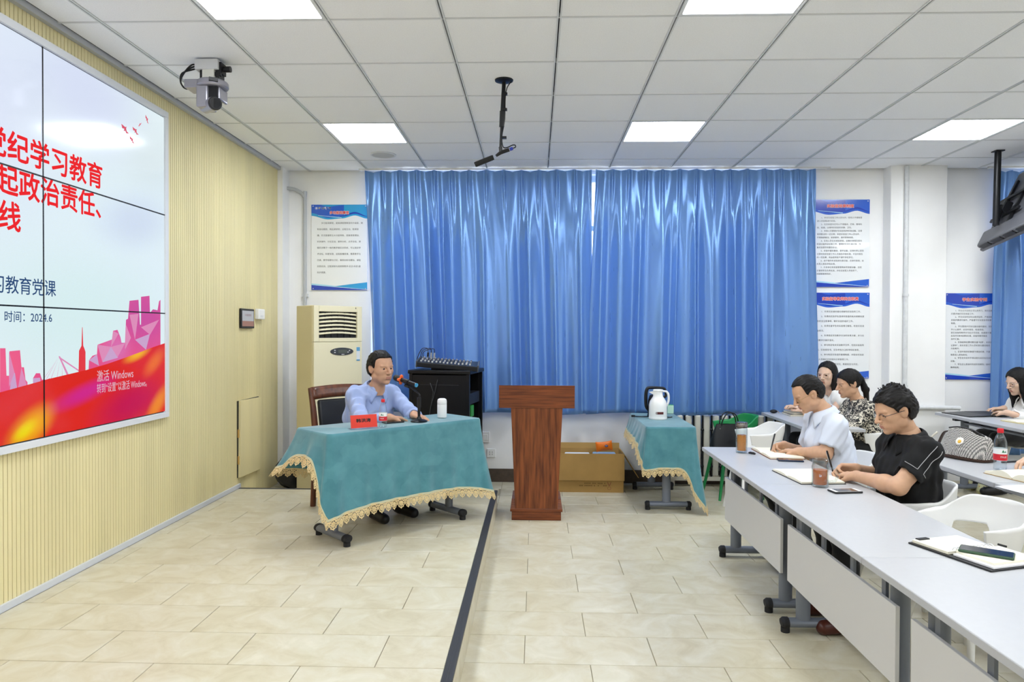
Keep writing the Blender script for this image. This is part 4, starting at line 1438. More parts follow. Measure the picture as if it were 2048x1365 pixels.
for k in range(3):
    x = -.21 + .03 * k
    MB().cyl(mq(x, .15, .02), mq(x, .15, .075), .009, n=10).build('plug', M_alu if k else M_mx, t, smooth='auto')
    a = mq(x, .15, .075)
    MB().tube([a, a + Vector((-.01, .0, .04)), a + Vector((-.06 - .02 * k, -.02, .03 - .01 * k)), a + Vector((-.1, -.03, -.06)), a + Vector((-.105, -.03, -.125))], .0035, 6).build('cable', M_black, t, smooth=True)
MB().box((.0, 0, .010), (.3, .2, .02)).build('foot_block', M_black, t)
t = thing('power_adapter', 'black power adapter lying beside the audio mixer on the rack', 'adapter', (-.66, 6.36, 1.166))
MB().box((0, 0, .022), (.09, .06, .044)).build('case', M_black, t, bev=.01)
MB().tube([(.045, 0, .02), (.08, .01, .01), (.1, .04, .006)], .003, 6).build('cord', M_black, t, smooth=True)

# ------------------------------------------------------------ cardboard box by the wall
M_card = mat('cardboard', '#b08c50', .75, var=.12, vscale=4)
M_card2 = mat('cardboard_inside', '#b08d50', .8)
t = thing('cardboard_box', 'open brown cardboard box on the floor behind the lectern', 'box', (.53, 6.68, 0))
w2, dd, hh = .304, .36, .365
MB().bx(-w2, w2, 0, dd, 0, .006).bx(-w2, w2, 0, .006, .006, hh).bx(-w2, w2, dd - .006, dd, .006, hh + .0).bx(-w2, -w2 + .006, .006, dd - .006, .006, hh).bx(w2 - .006, w2, .006, dd - .006, .006, hh).build('carton', M_card, t)
MB().box((0, -.012, hh - .125), (w2 * 2 + .012, .006, .25), M=Matrix.Rotation(math.radians(-2), 3, 'X')).build('front_flap', M_card, t)
MB().box((0, dd + .004, hh + .02), (w2 * 2, .006, .06), M=Matrix.Rotation(math.radians(-8), 3, 'X')).build('rear_flap', M_card2, t)
MB().box((w2 + .07, dd / 2, hh - .11), (.006, dd - .02, .27), M=Matrix.Rotation(math.radians(-32), 3, 'Y')).build('side_flap', M_card, t)
b = MB()
marks = random.Random(3)
for z, x0, n_ in ((.083, -.06, 16), (.061, -.12, 22)):
    for k in range(n_):
        x = x0 + k * .0125
        if marks.random() < .85:
            b.box((x, -.0004, z + .006), (.009, .0008, .003)).box((x + marks.uniform(-.002, .002), -.0004, z + .002), (.003, .0008, .011)).box((x, -.0004, z), (.008, .0008, .002))
b.build('printed_lettering', mat('carton_ink', '#5b4520', .8), t)
b = MB()
b.lathe([(.014, 0), (.017, 0), (.017, .0004), (.014, .0004)], 14, (.17, -.0004, .04), M=Matrix.Rotation(PI / 2, 3, 'X'), closed=True)
b.add([(.15, -.0008, .1), (.156, -.0008, .1), (.172, -.0008, .062), (.166, -.0008, .062)], [(0, 1, 2, 3)])
b.add([(.19, -.0008, .1), (.184, -.0008, .1), (.168, -.0008, .062), (.174, -.0008, .062)], [(0, 1, 2, 3)])
b.build('printed_mark', mat('carton_red', '#8f5240', .8), t)
M_tp = mat('tissue_blue', '#8fb7de', .45)
for k, (x, lab) in enumerate(((-.12, 'flat pale blue tissue pack lying in the cardboard box beside its left wall'), (.14, 'pale blue tissue pack in the cardboard box under the orange packet'))):
    q = thing('tissue_pack', lab, 'tissue pack', (.53 + x, 6.68 + .16, .006))
    MB().box((0, 0, .165), (.24 - .02 * k, .2, .33 + .012 * k)).build('pack', mat('tissue_white', '#dfe7ef', .5) if k == 0 else M_tp, q, bev=.01)
    MB().box((.0, -.1005, .29), (.2, .002, .03)).build('stripe', mat('tissue_stripe', '#5f8fcb', .5), q)
q = thing('tissue_packet', 'orange tissue packet lying on top of the cardboard box', 'tissue packet', (.66, 6.79, .365))
Rq = Matrix.Rotation(math.radians(-7), 3, 'Y')
def pk(u, v):
    a = (u - .5) * .155
    h = .085 * (v - .5) * (1 + .18 * (abs(u - .5) * 2) ** 3)
    return Rq @ Vector((a, 0, h)) + Vector((0, 0, .055))
def pillow(u, v):
    s = 1 if v < .5 else -1
    vv = v * 2 if v < .5 else (1 - v) * 2
    p = pk(u, vv)
    th = .022 * (math.sin(PI * min(max(u, .0), 1)) ** .6) * (math.sin(PI * min(max(vv, 0), 1)) ** .5)
    return p + Vector((0, -s * th, 0))
MB().grid(pillow, 20, 21).build('packet', mat('packet_orange', '#ee7a1c', .35), q, smooth=True)
b = MB().lathe([(.0001, 0), (1, 0), (1, .001), (.0001, .001)], 20, (.02, -.0235, .062), M=Matrix(((.017, 0, 0), (0, 0, -1), (0, .011, 0))))
b.build('emblem', mat('packet_navy', '#2c3478', .4), q)
MB().tube([(.009, -.0252, .060), (.014, -.0252, .066), (.018, -.0252, .059), (.024, -.0252, .066), (.03, -.0252, .061)], .0012, 6).build('emblem_mark', M_white, q, smooth=True)
# ------------------------------------------------------------ things on the stage table
ZT = ZS + .7225
M_pet = clear_mat('pet_plastic', '#f4f8f9', .09)
M_cap = mat('cap_red', '#d6242f', .35)
M_lab = mat('bottle_label', '#f1f3f3', .4)
M_labr = mat('bottle_label_red', '#cf2836', .4)
M_grn = mat('bottle_label_green', '#1f7a55', .4)


def water_bottle(label, loc, h):
    t = thing('water_bottle', label, 'bottle', loc, 0, 'plastic water bottles')
    k = h / .22
    prof = [(.001, .004), (.02, .0), (.029, .004), (.031, .012), (.029, .03), (.031, .05), (.0312, .12), (.029, .15), (.02, .178), (.0125, .192), (.0125, .2)]
    MB().lathe([(r * k, z * k) for r, z in prof], 24).build('bottle_body', M_pet, t, smooth='auto', ang=60)
    MB().lathe([(r * k, z * k) for r, z in [(.0145, .196), (.0152, .198), (.0152, .216), (.0135, .2195), (.001, .22)]], 20).build('cap', M_cap, t, smooth='auto')
    MB().lathe([(.0318 * k, .052 * k), (.0318 * k, .115 * k)], 24, closed=True).build('label_sleeve', M_lab, t, smooth=True)
    MB().lathe([(.0322 * k, .053 * k), (.0322 * k, .086 * k)], 24, closed=True).build('label_band', M_labr, t, smooth=True)
    def on(x, z, r=.0326): a = -PI / 2 + x / r; return (r * k * math.cos(a), r * k * math.sin(a), z * k)
    b = MB()
    add_text(b, '农夫山泉', .01, lambda x, y: on(-.018 + x, .066 + y), fit=(.03, .011))
    b.build('label_lettering', M_lab, t)
    MB().add([on(-.012, .095), on(.002, .095), on(-.005, .11)], [(0, 1, 2)]).add([on(.0, .095), on(.012, .095), on(.006, .105)], [(0, 1, 2)]).build('label_mark', M_grn, t)
    return t


p0, p1 = atz(699, 860, ZT), atz(755, 856, ZT)
t = thing('name_plate', 'clear acrylic name plate with a red card on the stage table', 'name plate', (p0 + p1) / 2, math.atan2(p1.y - p0.y, p1.x - p0.x))
wp = (p1 - p0).length
Rn = Matrix.Rotation(math.radians(-12), 3, 'X')
def np_(x, y, z): return Rn @ Vector((x, y, z)) + Vector((0, -.0, .003))
MB().box((0, .012, .0025), (wp, .07, .004)).build('base', M_glass, t)
MB().box(np_(0, 0, .055), (wp, .005, .11), M=Rn).build('acrylic_sheet', M_glass, t)
MB().box(np_(.004, -.0035, .045), (wp * .94, .0012, .083), M=Rn).build('red_card', mat('card_red', '#e03a26', .45), t)
b = MB()
add_text(b, '韩洪涛', .03, lambda x, y: np_(-.048 + x, -.0045, .037 + y), fit=(.098, .026), bold=.0012)
b.build('lettering', mat('card_ink', '#2a1210', .5), t)
water_bottle('water bottle with red cap beside the red name card', atz(766, 855, ZT), .185)

q = atz(838, 844, ZT)
t = thing('desk_microphone', 'black microphone with orange bumper ring on a desk stand', 'microphone', q)
MB().lathe([(.001, 0), (.058, 0), (.06, .006), (.05, .012), (.02, .02), (.012, .035), (.001, .036)], 28).build('base', M_blackm, t, smooth='auto')
tail, head = aty(833, 771, q.y + .03) - q, aty(789, 755, q.y + .16) - q
ax = (head - tail).normalized()
hold = tail.lerp(head, .42)
MB().tube([(0, 0, .03), (0, 0, .165)], [.010, .010], 10).build('stem', M_blackm, t, smooth='auto')
MB().tube([(0, 0, .10), (0, 0, .168)], .0135, 12).build('stem_grip', M_black, t, smooth='auto')
MB().tube([(0, 0, .16), (0, .004, .19), hold.lerp(Vector((0, 0, .2)), .45) + Vector((0, 0, -.012)), hold + Vector((0, 0, -.022))], .0065, 10).build('gooseneck', M_blackm, t, smooth='auto')
MB().tube([hold + Vector((0, 0, -.03)) - ax * .02, hold + Vector((0, 0, -.03)) + ax * .02], .011, 10).tube([hold - ax * .015, hold + ax * .02], .0195, 14).build('clip', M_black, t, smooth='auto')
L_ = (head - tail).length
MB().tube([tail, tail + ax * L_ * .72], [.0145, .0165], 18).build('handle', M_blackm, t, smooth='auto')
MB().tube([tail - ax * .002, tail + ax * .004], .0146, 18).build('end_ring', mat('mic_blue', '#3f97c9', .4), t, smooth='auto')
MB().tube([tail + ax * L_ * .70, tail + ax * L_ * .75, tail + ax * L_ * .85, tail + ax * L_ * .96, head], [.017, .023, .0245, .021, .010], 18).build('grille', mat('mic_grille', '#1a1b1d', .5, bump=.6, bscale=300), t, smooth='auto')
a0 = tail + ax * L_ * .66
s1 = ax.cross(Vector((0, 0, 1))).normalized(); s2 = s1.cross(ax)
rg = MB()
star = []
for k in range(48):
    g = 2 * PI * k / 48
    r = .027 + .009 * math.cos(4 * g)
    star.append((r * math.cos(g), r * math.sin(g)))
rg.prism(star, lambda p_: a0 + s1 * p_[0] + s2 * p_[1], lambda p_: a0 + ax * .016 + s1 * p_[0] + s2 * p_[1])
rg.build('bumper_ring', mat('bumper_orange', '#f0692a', .45), t, bev=.003, smooth='auto')

q = atz(884, 836, ZT)
t = thing('white_flask', 'short white insulated cup standing on the stage table', 'cup', q)
k = .98
MB().lathe([(.001, 0), (.028, 0), (.033, .004), (.0345, .012), (.0345, .098), (.034, .1)], 28).build('cup_body', M_wplast, t, smooth='auto')
MB().lathe([(.034, .1015), (.0345, .103), (.0345, .122), (.031, .135), (.02, .1415), (.001, .142)], 28).build('lid', M_wplast, t, smooth='auto')


def phone(label, loc, rz, case, screen=None, L=.15, W=.072, top=None, grp=None):
    t = thing('phone', label, 'phone', loc, rz, grp)
    MB().box((0, 0, .005), (L, W, .0095)).build('case', case, t, bev=.004, seg=3, smooth='auto')
    MB().box((0, 0, .0101), (L - .008, W - .008, .0008)).build('front_glass', top or M_screen, t)
    if top:
        MB().box((0, 0, .0108), (L * .72, W - .012, .0004)).build('display', M_screen, t)
    return t


p0, p1 = atz(775, 849, ZT), atz(800, 848, ZT)
phone('black phone lying on the stage table behind the water bottle', atz(786, 846, ZT), math.atan2(p1.y - p0.y, p1.x - p0.x) + .3, M_black, L=.14)

# ------------------------------------------------------------ things on the small table
ZK = .7225
q = atz(1315, 838, ZK)
q.y -= .02
t = thing('vacuum_jug', 'white vacuum jug with a spout on the small teal table', 'jug', q)
MB().lathe([(.001, 0), (.08, 0), (.083, .006), (.083, .015), (.081, .02), (.0815, .03), (.081, .13), (.072, .165), (.055, .19), (.046, .205), (.043, .23), (.042, .255)], 36).build('jug_body', M_wplast, t, smooth='auto', ang=50)
MB().lathe([(.042, .252), (.046, .256), (.046, .264), (.04, .27), (.001, .272)], 28).build('lid', M_wplast, t, smooth='auto')
MB().add([(-.03, -.022, .215), (-.03, .022, .215), (-.085, .0, .246), (-.03, -.028, .252), (-.03, .028, .252)], [(0, 2, 1), (0, 3, 2), (1, 2, 4), (2, 3, 4), (0, 1, 4, 3)]).build('spout', M_wplast, t)
MB().tube([(.04, 0, .252), (.075, 0, .25), (.094, 0, .22), (.096, 0, .17), (.085, 0, .13), (.074, 0, .118)], [.008, .010, .011, .010, .009, .008], 12).build('handle', M_wplast, t, smooth=True)
lb = MB()
lb.grid(lambda u, v: (.0822 * math.cos(-PI / 2 - .28 + .75 * u), .0822 * math.sin(-PI / 2 - .28 + .75 * u), .05 + .022 * v), 10, 2)
lb.build('label_strip', mat('jug_label', '#5a2020', .4), t, smooth=True)
lb = MB()
lb.lathe([(.0001, 0), (.012, 0), (.012, .0012), (.0001, .0012)], 16, (.0822 * math.cos(-PI / 2 - .28), .0822 * math.sin(-PI / 2 - .28), .061), M=Matrix.Rotation(PI / 2, 3, 'X'))
lb.build('label_disc', mat('jug_disc', '#9a8f8c', .4), t)
q2 = atz(1312, 826, ZK)
q2 = Vector((q.x + .012, q.y + .17, ZK))
t = thing('electric_kettle', 'black electric kettle standing behind the white vacuum jug', 'kettle', q2)
MB().lathe([(.001, 0), (.08, 0), (.082, .02), (.078, .022), (.076, .15), (.06, .2), (.055, .205), (.001, .215)], 30).build('kettle_body', M_black, t, smooth='auto')
MB().tube([(-.07, 0, .06), (-.092, 0, .1), (-.096, 0, .19), (-.088, 0, .25), (-.06, 0, .272), (.06, 0, .268), (.082, 0, .255)], [.012, .015, .016, .016, .014, .013, .010], 12).build('handle', M_black, t, smooth=True)
MB().tube([(.082, 0, .255), (.09, 0, .22), (.085, 0, .19), (.05, 0, .19)], .012, 10).build('spout', M_black, t, smooth=True)
t = thing('kettle_cord', 'black kettle cord with plug lying on the small teal table', 'cord', (q.x, q.y + .12, ZK))  # power cord of the kettle, ending in its plug
MB().tube([(-.19, .02, .006), (-.12, .0, .005), (-.05, .02, .005), (.06, .02, .005), (.12, -.02, .005), (.15, -.01, .006)], .0045, 8).build('wire', M_black, t, smooth=True)
MB().box((-.205, .022, .009), (.035, .022, .018)).build('plug', M_black, t, bev=.004)
t = thing('tissue_box', 'small pale green box beside the white vacuum jug', 'box', atz(1337, 827, ZK) + Vector((.015, 0, 0)))
MB().box((0, 0, .04), (.06, .06, .08)).build('carton', mat('box_mint', '#bfe3cf', .6), t, bev=.004)
MB().box((0, 0, .081), (.056, .056, .004)).build('green_top', mat('box_green', '#4fb878', .6), t)

# ------------------------------------------------------------ things on the front row of desks
ZD = .7205


def open_book(name, label, c, rz, w, h, cover, th=.012, lift=.01, paper=None):
    """two-page spread; w across both pages (x), h page height (y); page sides curve up to the spine"""
    t = thing(name, label, 'notebook', c, rz)
    MB().box((0, 0, .0015), (w + .012, h + .01, .003)).build('cover', cover, t, bev=.001)
    for s in (-1, 1):
        b = MB()
        def pg(u, v, s=s):
            x = s * w / 2 * u
            z = .003 + th * (.75 + .25 * math.sin(PI * u)) * (1 - .55 * max(0, 1 - u * 9)) + lift * math.sin(PI * min(1, u * 1.3)) * .3
            return (x, (v - .5) * h, z)
        n = 12
        b.grid(lambda u, v: pg(.01 + .99 * u, v), n, 2)
        b.grid(lambda u, v: (pg(.01 + .99 * u, 0)[0], -.5 * h, .003 + (pg(.01 + .99 * u, 0)[2] - .003) * v), n, 2)
        b.grid(lambda u, v: (pg(.01 + .99 * u, 1)[0], .5 * h, .003 + (pg(.01 + .99 * u, 1)[2] - .003) * v), n, 2)
        b.add([(s * w / 2, -h / 2, .003), (s * w / 2, h / 2, .003), pg(1, 1), pg(1, 0)], [(0, 1, 2, 3)])
        b.build('pages', paper or M_paper, t, smooth='auto')
    return t


q = atz(1483, 906, ZD)
t = thing('tea_flask', 'tall glass flask of amber tea with steel lid on the front desk', 'flask', q)
MB().lathe([(.001, 0), (.033, 0), (.0365, .004), (.037, .01), (.037, .155), (.035, .165), (.034, .165), (.0345, .155), (.0345, .012), (.03, .006), (.001, .006)], 28).build('outer_glass', M_pet, t, smooth='auto', ang=60)
M_tea = mat('amber_tea', '#dc8418', .12)
MB().lathe([(.001, .016), (.028, .016), (.0285, .022), (.0285, .118), (.001, .118)], 24).build('tea', M_tea, t, smooth='auto', ang=60)
MB().lathe([(.001, .017), (.027, .017), (.027, .028), (.02, .034), (.001, .032)], 20).build('tea_leaves', mat('tea_leaf', '#4a2c12', .8, var=.4, vscale=80), t, smooth='auto')
MB().lathe([(.033, .165), (.0375, .167), (.0375, .196), (.034, .202), (.001, .204)], 28).build('lid', mat('flask_steel', '#8f8a86', .25, metal=.9), t, smooth='auto')
MB().lathe([(.0378, .17), (.0378, .174)], 28, closed=True).lathe([(.0378, .2005), (.0378, .196)], 28, closed=True).build('lid_band', M_black, t)
t = thing('pen_cap', 'short black pen cap lying between the tea flask and the brown notebook', 'pen cap', atz(1504, 909, ZD), -.95)  # only the cap of a pen, with its clip
MB().tube([(-.024, 0, .0062), (.022, 0, .0062), (.026, 0, .0062)], [.006, .006, .004], 10).build('cap', M_black, t, smooth='auto')
MB().box((.0, 0, .0135), (.035, .003, .0025)).build('clip', M_black, t)

pa, pb = atz(1502, 898, ZD), atz(1543, 920, ZD)
rz = math.atan2(pb.y - pa.y, pb.x - pa.x)
nb = open_book('notebook', 'open notebook with brown cover under the writing man', Vector(((pa.x + pb.x) / 2, (pa.y + pb.y) / 2, ZD)) + Vector((-math.sin(rz), math.cos(rz), 0)) * .105, rz, .38, .21, mat('brown_cover', '#7a4423', .5))
BOOK1 = nb.location.copy()
p0, p1 = atz(1553, 921, ZD), atz(1608, 924, ZD)
phone('dark blue phone lying in front of the brown notebook', (p0 + p1) / 2, math.atan2(p1.y - p0.y, p1.x - p0.x) + .1, mat('phone_navy', '#23304a', .35), L=.15)
pa, pb = atz(1547, 943, ZD), atz(1602, 969, ZD)
rz = math.atan2(pb.y - pa.y, pb.x - pa.x)
nb = open_book('notebook', 'open notebook with black cover beside the glass tea mug', Vector(((pa.x + pb.x) / 2, (pa.y + pb.y) / 2, ZD)) + Vector((-math.sin(rz), math.cos(rz), 0)) * .115, rz, .36, .23, M_black)
BOOK2 = nb.location.copy()

q = atz(1640, 974, ZD)
t = thing('glass_mug', 'double-walled glass mug of dark tea beside the black notebook', 'mug', q)
MB().lathe([(.001, 0), (.036, 0), (.041, .004), (.0415, .01), (.0415, .105), (.0385, .112), (.0385, .14), (.0395, .142), (.0375, .143), (.036, .141), (.036, .112), (.038, .104), (.038, .012), (.034, .007), (.001, .007)], 32).build('mug_glass', M_pet, t, smooth='auto', ang=60)
MB().lathe([(.001, .014), (.033, .014), (.0345, .02), (.0345, .088), (.001, .088)], 28).build('tea', mat('dark_tea', '#cf6a20', .12), t, smooth='auto', ang=60)
MB().lathe([(.001, .0145), (.033, .0145), (.033, .026), (.022, .032), (.001, .03)], 20).build('tea_leaves', MATS['tea_leaf'], t, smooth='auto')
hd = Vector((math.cos(-.25), math.sin(-.25), 0))
MB().tube([hd * .041 + Vector((0, 0, .095)), hd * .068 + Vector((0, 0, .096)), hd * .077 + Vector((0, 0, .085)), hd * .077 + Vector((0, 0, .045)), hd * .068 + Vector((0, 0, .032)), hd * .041 + Vector((0, 0, .030))], .0055, 10).build('handle', M_pet, t, smooth=True)
b = MB()
gm = random.Random(2)
for k in range(4):
    a = -PI / 2 - .45 + k * .07
    b.box((.0418 * math.cos(a), .0418 * math.sin(a), .062 + gm.uniform(-.003, .003)), (.0015, .0008, gm.uniform(.006, .014)), rz=a + PI / 2)
b.build('mark', M_white, t)
p0, p1 = atz(1655, 985, ZD), atz(1725, 985, ZD)
phone('white fronted phone in a black case beside the glass mug', (p0 + p1) / 2, math.atan2(p1.y - p0.y, p1.x - p0.x) + .12, M_black, L=.148, top=M_wplast)

# ring binder folder with a phone on it
pa, pb = atz(1816, 1088, ZD), atz(1982, 1146, ZD)
rz = math.atan2(pb.y - pa.y, pb.x - pa.x)
dirv, nrm = Vector((math.cos(rz), math.sin(rz), 0)), Vector((-math.sin(rz), math.cos(rz), 0))
wf = (pb - pa).length
cf = (pa + pb) / 2 + nrm * .125
t = thing('ring_binder', 'black ring-binder folder lying open with ruled notebook inside', 'folder', cf, rz)
MB().box((0, 0, .003), (wf, .25, .006)).build('cover', M_black, t, bev=.002)
MB().box((-.25 * wf, -.005, .011), (wf * .46, .215, .010)).build('left_pages', M_paper, t, bev=.001)
MB().box((.25 * wf, .005, .010), (wf * .46, .22, .007)).build('loose_sheets', mat('sheet_white', '#f2f2f4', .7), t, bev=.001)
MB().box((.225 * wf, .012, .0175), (wf * .43, .20, .008)).build('right_pages', M_paper, t, bev=.001)
rg = MB()
for k in range(10):
    y = -.08 + k * .018
    rg.tube([(-.02, y, .012), (-.012, y, .026), (.0, y, .028), (.01, y, .022)], .0016, 6)
rg.build('binder_rings', M_white, t, smooth=True)
MB().box((-.46 * wf, -.07, .012), (.02, .05, .016)).build('page_clip', M_black, t, bev=.002)
MB().tube([(.0, .112, .026), (.03, .114, .026)], .004, 8).build('pen_loop', M_black, t, smooth='auto')
p0, p1 = atz(1930, 1110, ZD + .02), atz(2020, 1108, ZD + .02)
pc = atz(1973, 1108, ZD + .022)
pc.z = ZD + .0218
phone('phone in a dark green case lying on the ring-binder folder', pc, rz + .62, mat('phone_green', '#34523a', .45), L=.162, W=.078)

# pens are placed with the hands further down

# ------------------------------------------------------------ second row of desks
Z2 = .7405
water_bottle('water bottle with red cap beside the houndstooth bag', atz(2000, 940, Z2), .235)
pq = atz(2045, 960, Z2)
open_book('notebook', 'open cream notebook beside the water bottle on the second row of desks', (pq.x + .05, pq.y + .02, Z2), -1.35, .34, .22, mat('tan_cover', '#b99a6b', .6), th=.016, lift=.06)
pq = atz(2046, 948, Z2) if False else atz(2035, 968, Z2)
t = thing('paper_sheet', 'loose white sheet of paper on the second row of desks', 'paper', (pq.x - .03, pq.y - .2, Z2), .2)
MB().grid(lambda u, v: ((u - .5) * .21, (v - .5) * .297, .0015 + .003 * math.sin(u * 3) * v), 8, 8).build('sheet', MATS['sheet_white'], t, smooth=True, solid=.0006)
t = thing('clip_pen', 'black pen lying between the water bottle and the cream notebook', 'pen', atz(2022, 926, Z2), .3)
MB().tube([(-.07, 0, .006), (.06, 0, .006), (.072, 0, .006)], [.0055, .0055, .001], 10).build('barrel', M_black, t, smooth='auto')
MB().box((-.05, 0, .0125), (.035, .003, .002)).build('clip', M_alu, t)


def houndstooth():
    m = mat('houndstooth', '#8a8884', .8)
    nt = m.node_tree
    b = nt.nodes['Principled BSDF']
    tc = nt.nodes.new('ShaderNodeTexCoord')
    mp = nt.nodes.new('ShaderNodeMapping'); mp.inputs['Rotation'].default_value = (.5, .6, .4)
    nt.links.new(tc.outputs['Object'], mp.inputs[0])
    ck = nt.nodes.new('ShaderNodeTexChecker'); ck.inputs['Scale'].default_value = 170
    ck.inputs[1].default_value = lin('#dad7d0'); ck.inputs[2].default_value = lin('#1f1e20')
    nt.links.new(mp.outputs[0], ck.inputs['Vector'])
    nt.links.new(ck.outputs[0], b.inputs['Base Color'])
    return m


pq = atz(1945, 920, Z2)
t = thing('handbag', 'black and white houndstooth handbag with brown base on the second row of desks', 'bag', (2.66, 4.44, Z2), math.radians(-68))
def hb(u, v):
    a = 2 * PI * u
    c, s = math.cos(a), math.sin(a)
    e = 3.0
    q_ = (abs(c) ** e + abs(s) ** e) ** (-1 / e)
    if v < .12:
        k = v / .12; z = .0; wx, wy = .145 * k, .085 * k
    else:
        f = (v - .12) / .88
        z = .185 * f ** .9
        wx = .150 * (1 - .16 * f * f) * (1 if f < .93 else 1 - (f - .93) * 6)
        wy = .092 * (1 - .78 * f ** 1.4)
    z += -.035 * max(0, c) * q_ * (v ** 2) + .012 * math.sin(3 * a) * v * (1 - v)
    return (wx * q_ * c + .015 * v * v, wy * q_ * s + .012 * math.sin(5 * a) * v * (1 - v), z)
MB().grid(hb, 48, 24, closeu=True).build('bag_body', houndstooth(), t, smooth=True)
M_brn = mat('bag_brown', '#3a2417', .5)
MB().grid(lambda u, v: tuple(Vector(hb(u, .10 + .10 * v)) * 1.0 + Vector((.004 * math.cos(2 * PI * u), .004 * math.sin(2 * PI * u), 0))), 48, 4, closeu=True).build('base_trim', M_brn, t, smooth=True)
MB().tube([(-.115, -.012, .178), (-.05, -.01, .19), (.04, -.01, .18), (.115, -.01, .152)], .004, 8).build('zip', mat('bag_zip', '#2b2a2c', .5), t, smooth=True)
MB().tube([(-.15, .03, .15), (-.20, .05, .13), (-.26, .08, .05), (-.28, .1, .012)], .011, 8, flat=.4).build('strap', M_brn, t, smooth=True)
MB().tube([(-.165, -.05, .145), (-.195, -.07, .1), (-.2, -.08, .04), (-.185, -.09, .015)], .006, 8).build('cord', mat('bag_cord', '#d8d2c2', .7), t, smooth=True)
MB().box((-.178, -.075, .075), (.03, .006, .05), rz=-.5).build('white_tag', M_white, t, bev=.003)
b = MB()
Mb = Matrix.Rotation(math.radians(62), 3, 'X')
b.lathe([(.001, 0), (.026, 0), (.023, .004), (.001, .005)], 16, (.0, -.068, .112), M=Mb)
b.build('egg_white', mat('egg_white', '#efece4', .5), t, smooth='auto')
MB().lathe([(.001, .003), (.013, .003), (.009, .008), (.001, .0095)], 14, (.003, -.070, .108), M=Mb).build('egg_yolk', mat('egg_yolk', '#e3b23a', .4), t, smooth='auto')

# women's desk: books, camera-like gadget
ZW = .7405
for k, (dx, dy, w_, h_, lab) in enumerate(((0, 0, .2, .26, 'pale closed notebook lying on the women\'s desk, bottom of its pair'), (.012, .02, .17, .23, 'open cream notebook lying on the women\'s desk, top of its pair'))):
    p = atz(1582, 829, ZW)
    t = thing('notebook', lab, 'notebook', (p.x + dx + .04, p.y + dy - .05, ZW + k * .0145), .12 * k - .05)
    MB().box((0, 0, .007), (w_, h_, .012)).build('pages', M_paper, t, bev=.001)
    MB().box((0, 0, .0005), (w_ + .006, h_ + .006, .001)).box((0, 0, .0135), (w_ + .006, h_ + .006, .001)).build('cover', mat('notebook_grey', '#cfc9b8', .6) if k else mat('notebook_dark', '#8a8577', .6), t)
t = thing('key_pouch', 'small black pouch at the end of the women\'s desk', 'pouch', atz(1547, 827, ZW))
MB().sph((0, 0, .018), (.035, .028, .018), 16, 10).build('pouch', M_black, t, smooth=True)
MB().tube([(.02, 0, .03), (.04, -.01, .02), (.045, -.02, .004)], .003, 6).build('strap', mat('pouch_tan', '#b39a6f', .6), t, smooth=True)
t = thing('tea_cup_red', 'dark red ceramic cup on the women\'s desk', 'cup', (2.28, 5.92, ZW))
MB().lathe([(.001, 0), (.026, 0), (.034, .02), (.037, .08), (.034, .08), (.03, .02), (.001, .01)], 20).build('cup', mat('cup_red', '#6d2018', .3), t, smooth='auto')
MB().tube([(.034, 0, .065), (.055, 0, .06), (.055, 0, .03), (.033, 0, .022)], .005, 8).build('handle', MATS['cup_red'], t, smooth=True)

# third row: laptop and notebooks
Z3 = TIER + .7155
q = atz(1972, 830, Z3)
t = thing('laptop', 'thin black laptop lying open flat under the typing woman\'s hands', 'laptop', (q.x + .03, q.y, Z3), -PI / 2 + .15)
MB().box((0, .0, .008), (.34, .23, .014)).build('base', M_black, t, bev=.003)
MB().box((0, .02, .0155), (.30, .10, .002)).build('keyboard', mat('keys', '#26282c', .5), t)
MB().box((0, -.23, .007), (.34, .22, .008), M=Matrix.Rotation(math.radians(2), 3, 'X')).build('lid', M_blackm, t, bev=.003)
q = atz(2038, 846, Z3)
open_book('notebook', 'open cream notebook on the desk beside the laptop', (q.x + .06, q.y - .02, Z3), -1.4, .32, .2, mat('yellow_cover', '#c9b23a', .6), th=.01)

# black tote on the green chair
t = thing('tote_bag', 'black tote bag with two handles sitting on the green chair', 'bag', (1.74, 6.42, .44), math.radians(6))
def tote(u, v):
    a = 2 * PI * u
    c, s = math.cos(a), math.sin(a)
    e = 5
    q_ = (abs(c) ** e + abs(s) ** e) ** (-1 / e)
    if v < .1:
        return (.16 * q_ * c * v / .1, .07 * q_ * s * v / .1, 0)
    f = (v - .1) / .9
    return (q_ * c * (.165 - .05 * f * f), q_ * s * (.075 - .055 * f) + .008 * math.sin(4 * a) * f, .25 * f)
MB().grid(tote, 40, 16, closeu=True).build('bag_body', mat('tote_nylon', '#141518', .55, bump=.1), t, smooth=True)
for s in (-1, 1):
    MB().tube([(-.075, s * .02, .22), (-.07, s * .03, .28), (-.03, s * .035, .345), (.03, s * .035, .35), (.07, s * .03, .30), (.075, s * .02, .22)], .009, 8, flat=.6).build('handle', M_black, t, smooth=True)
MB().box((-.09, -.03, .2), (.004, .004, .03)).build('zip_pull', M_alu, t)

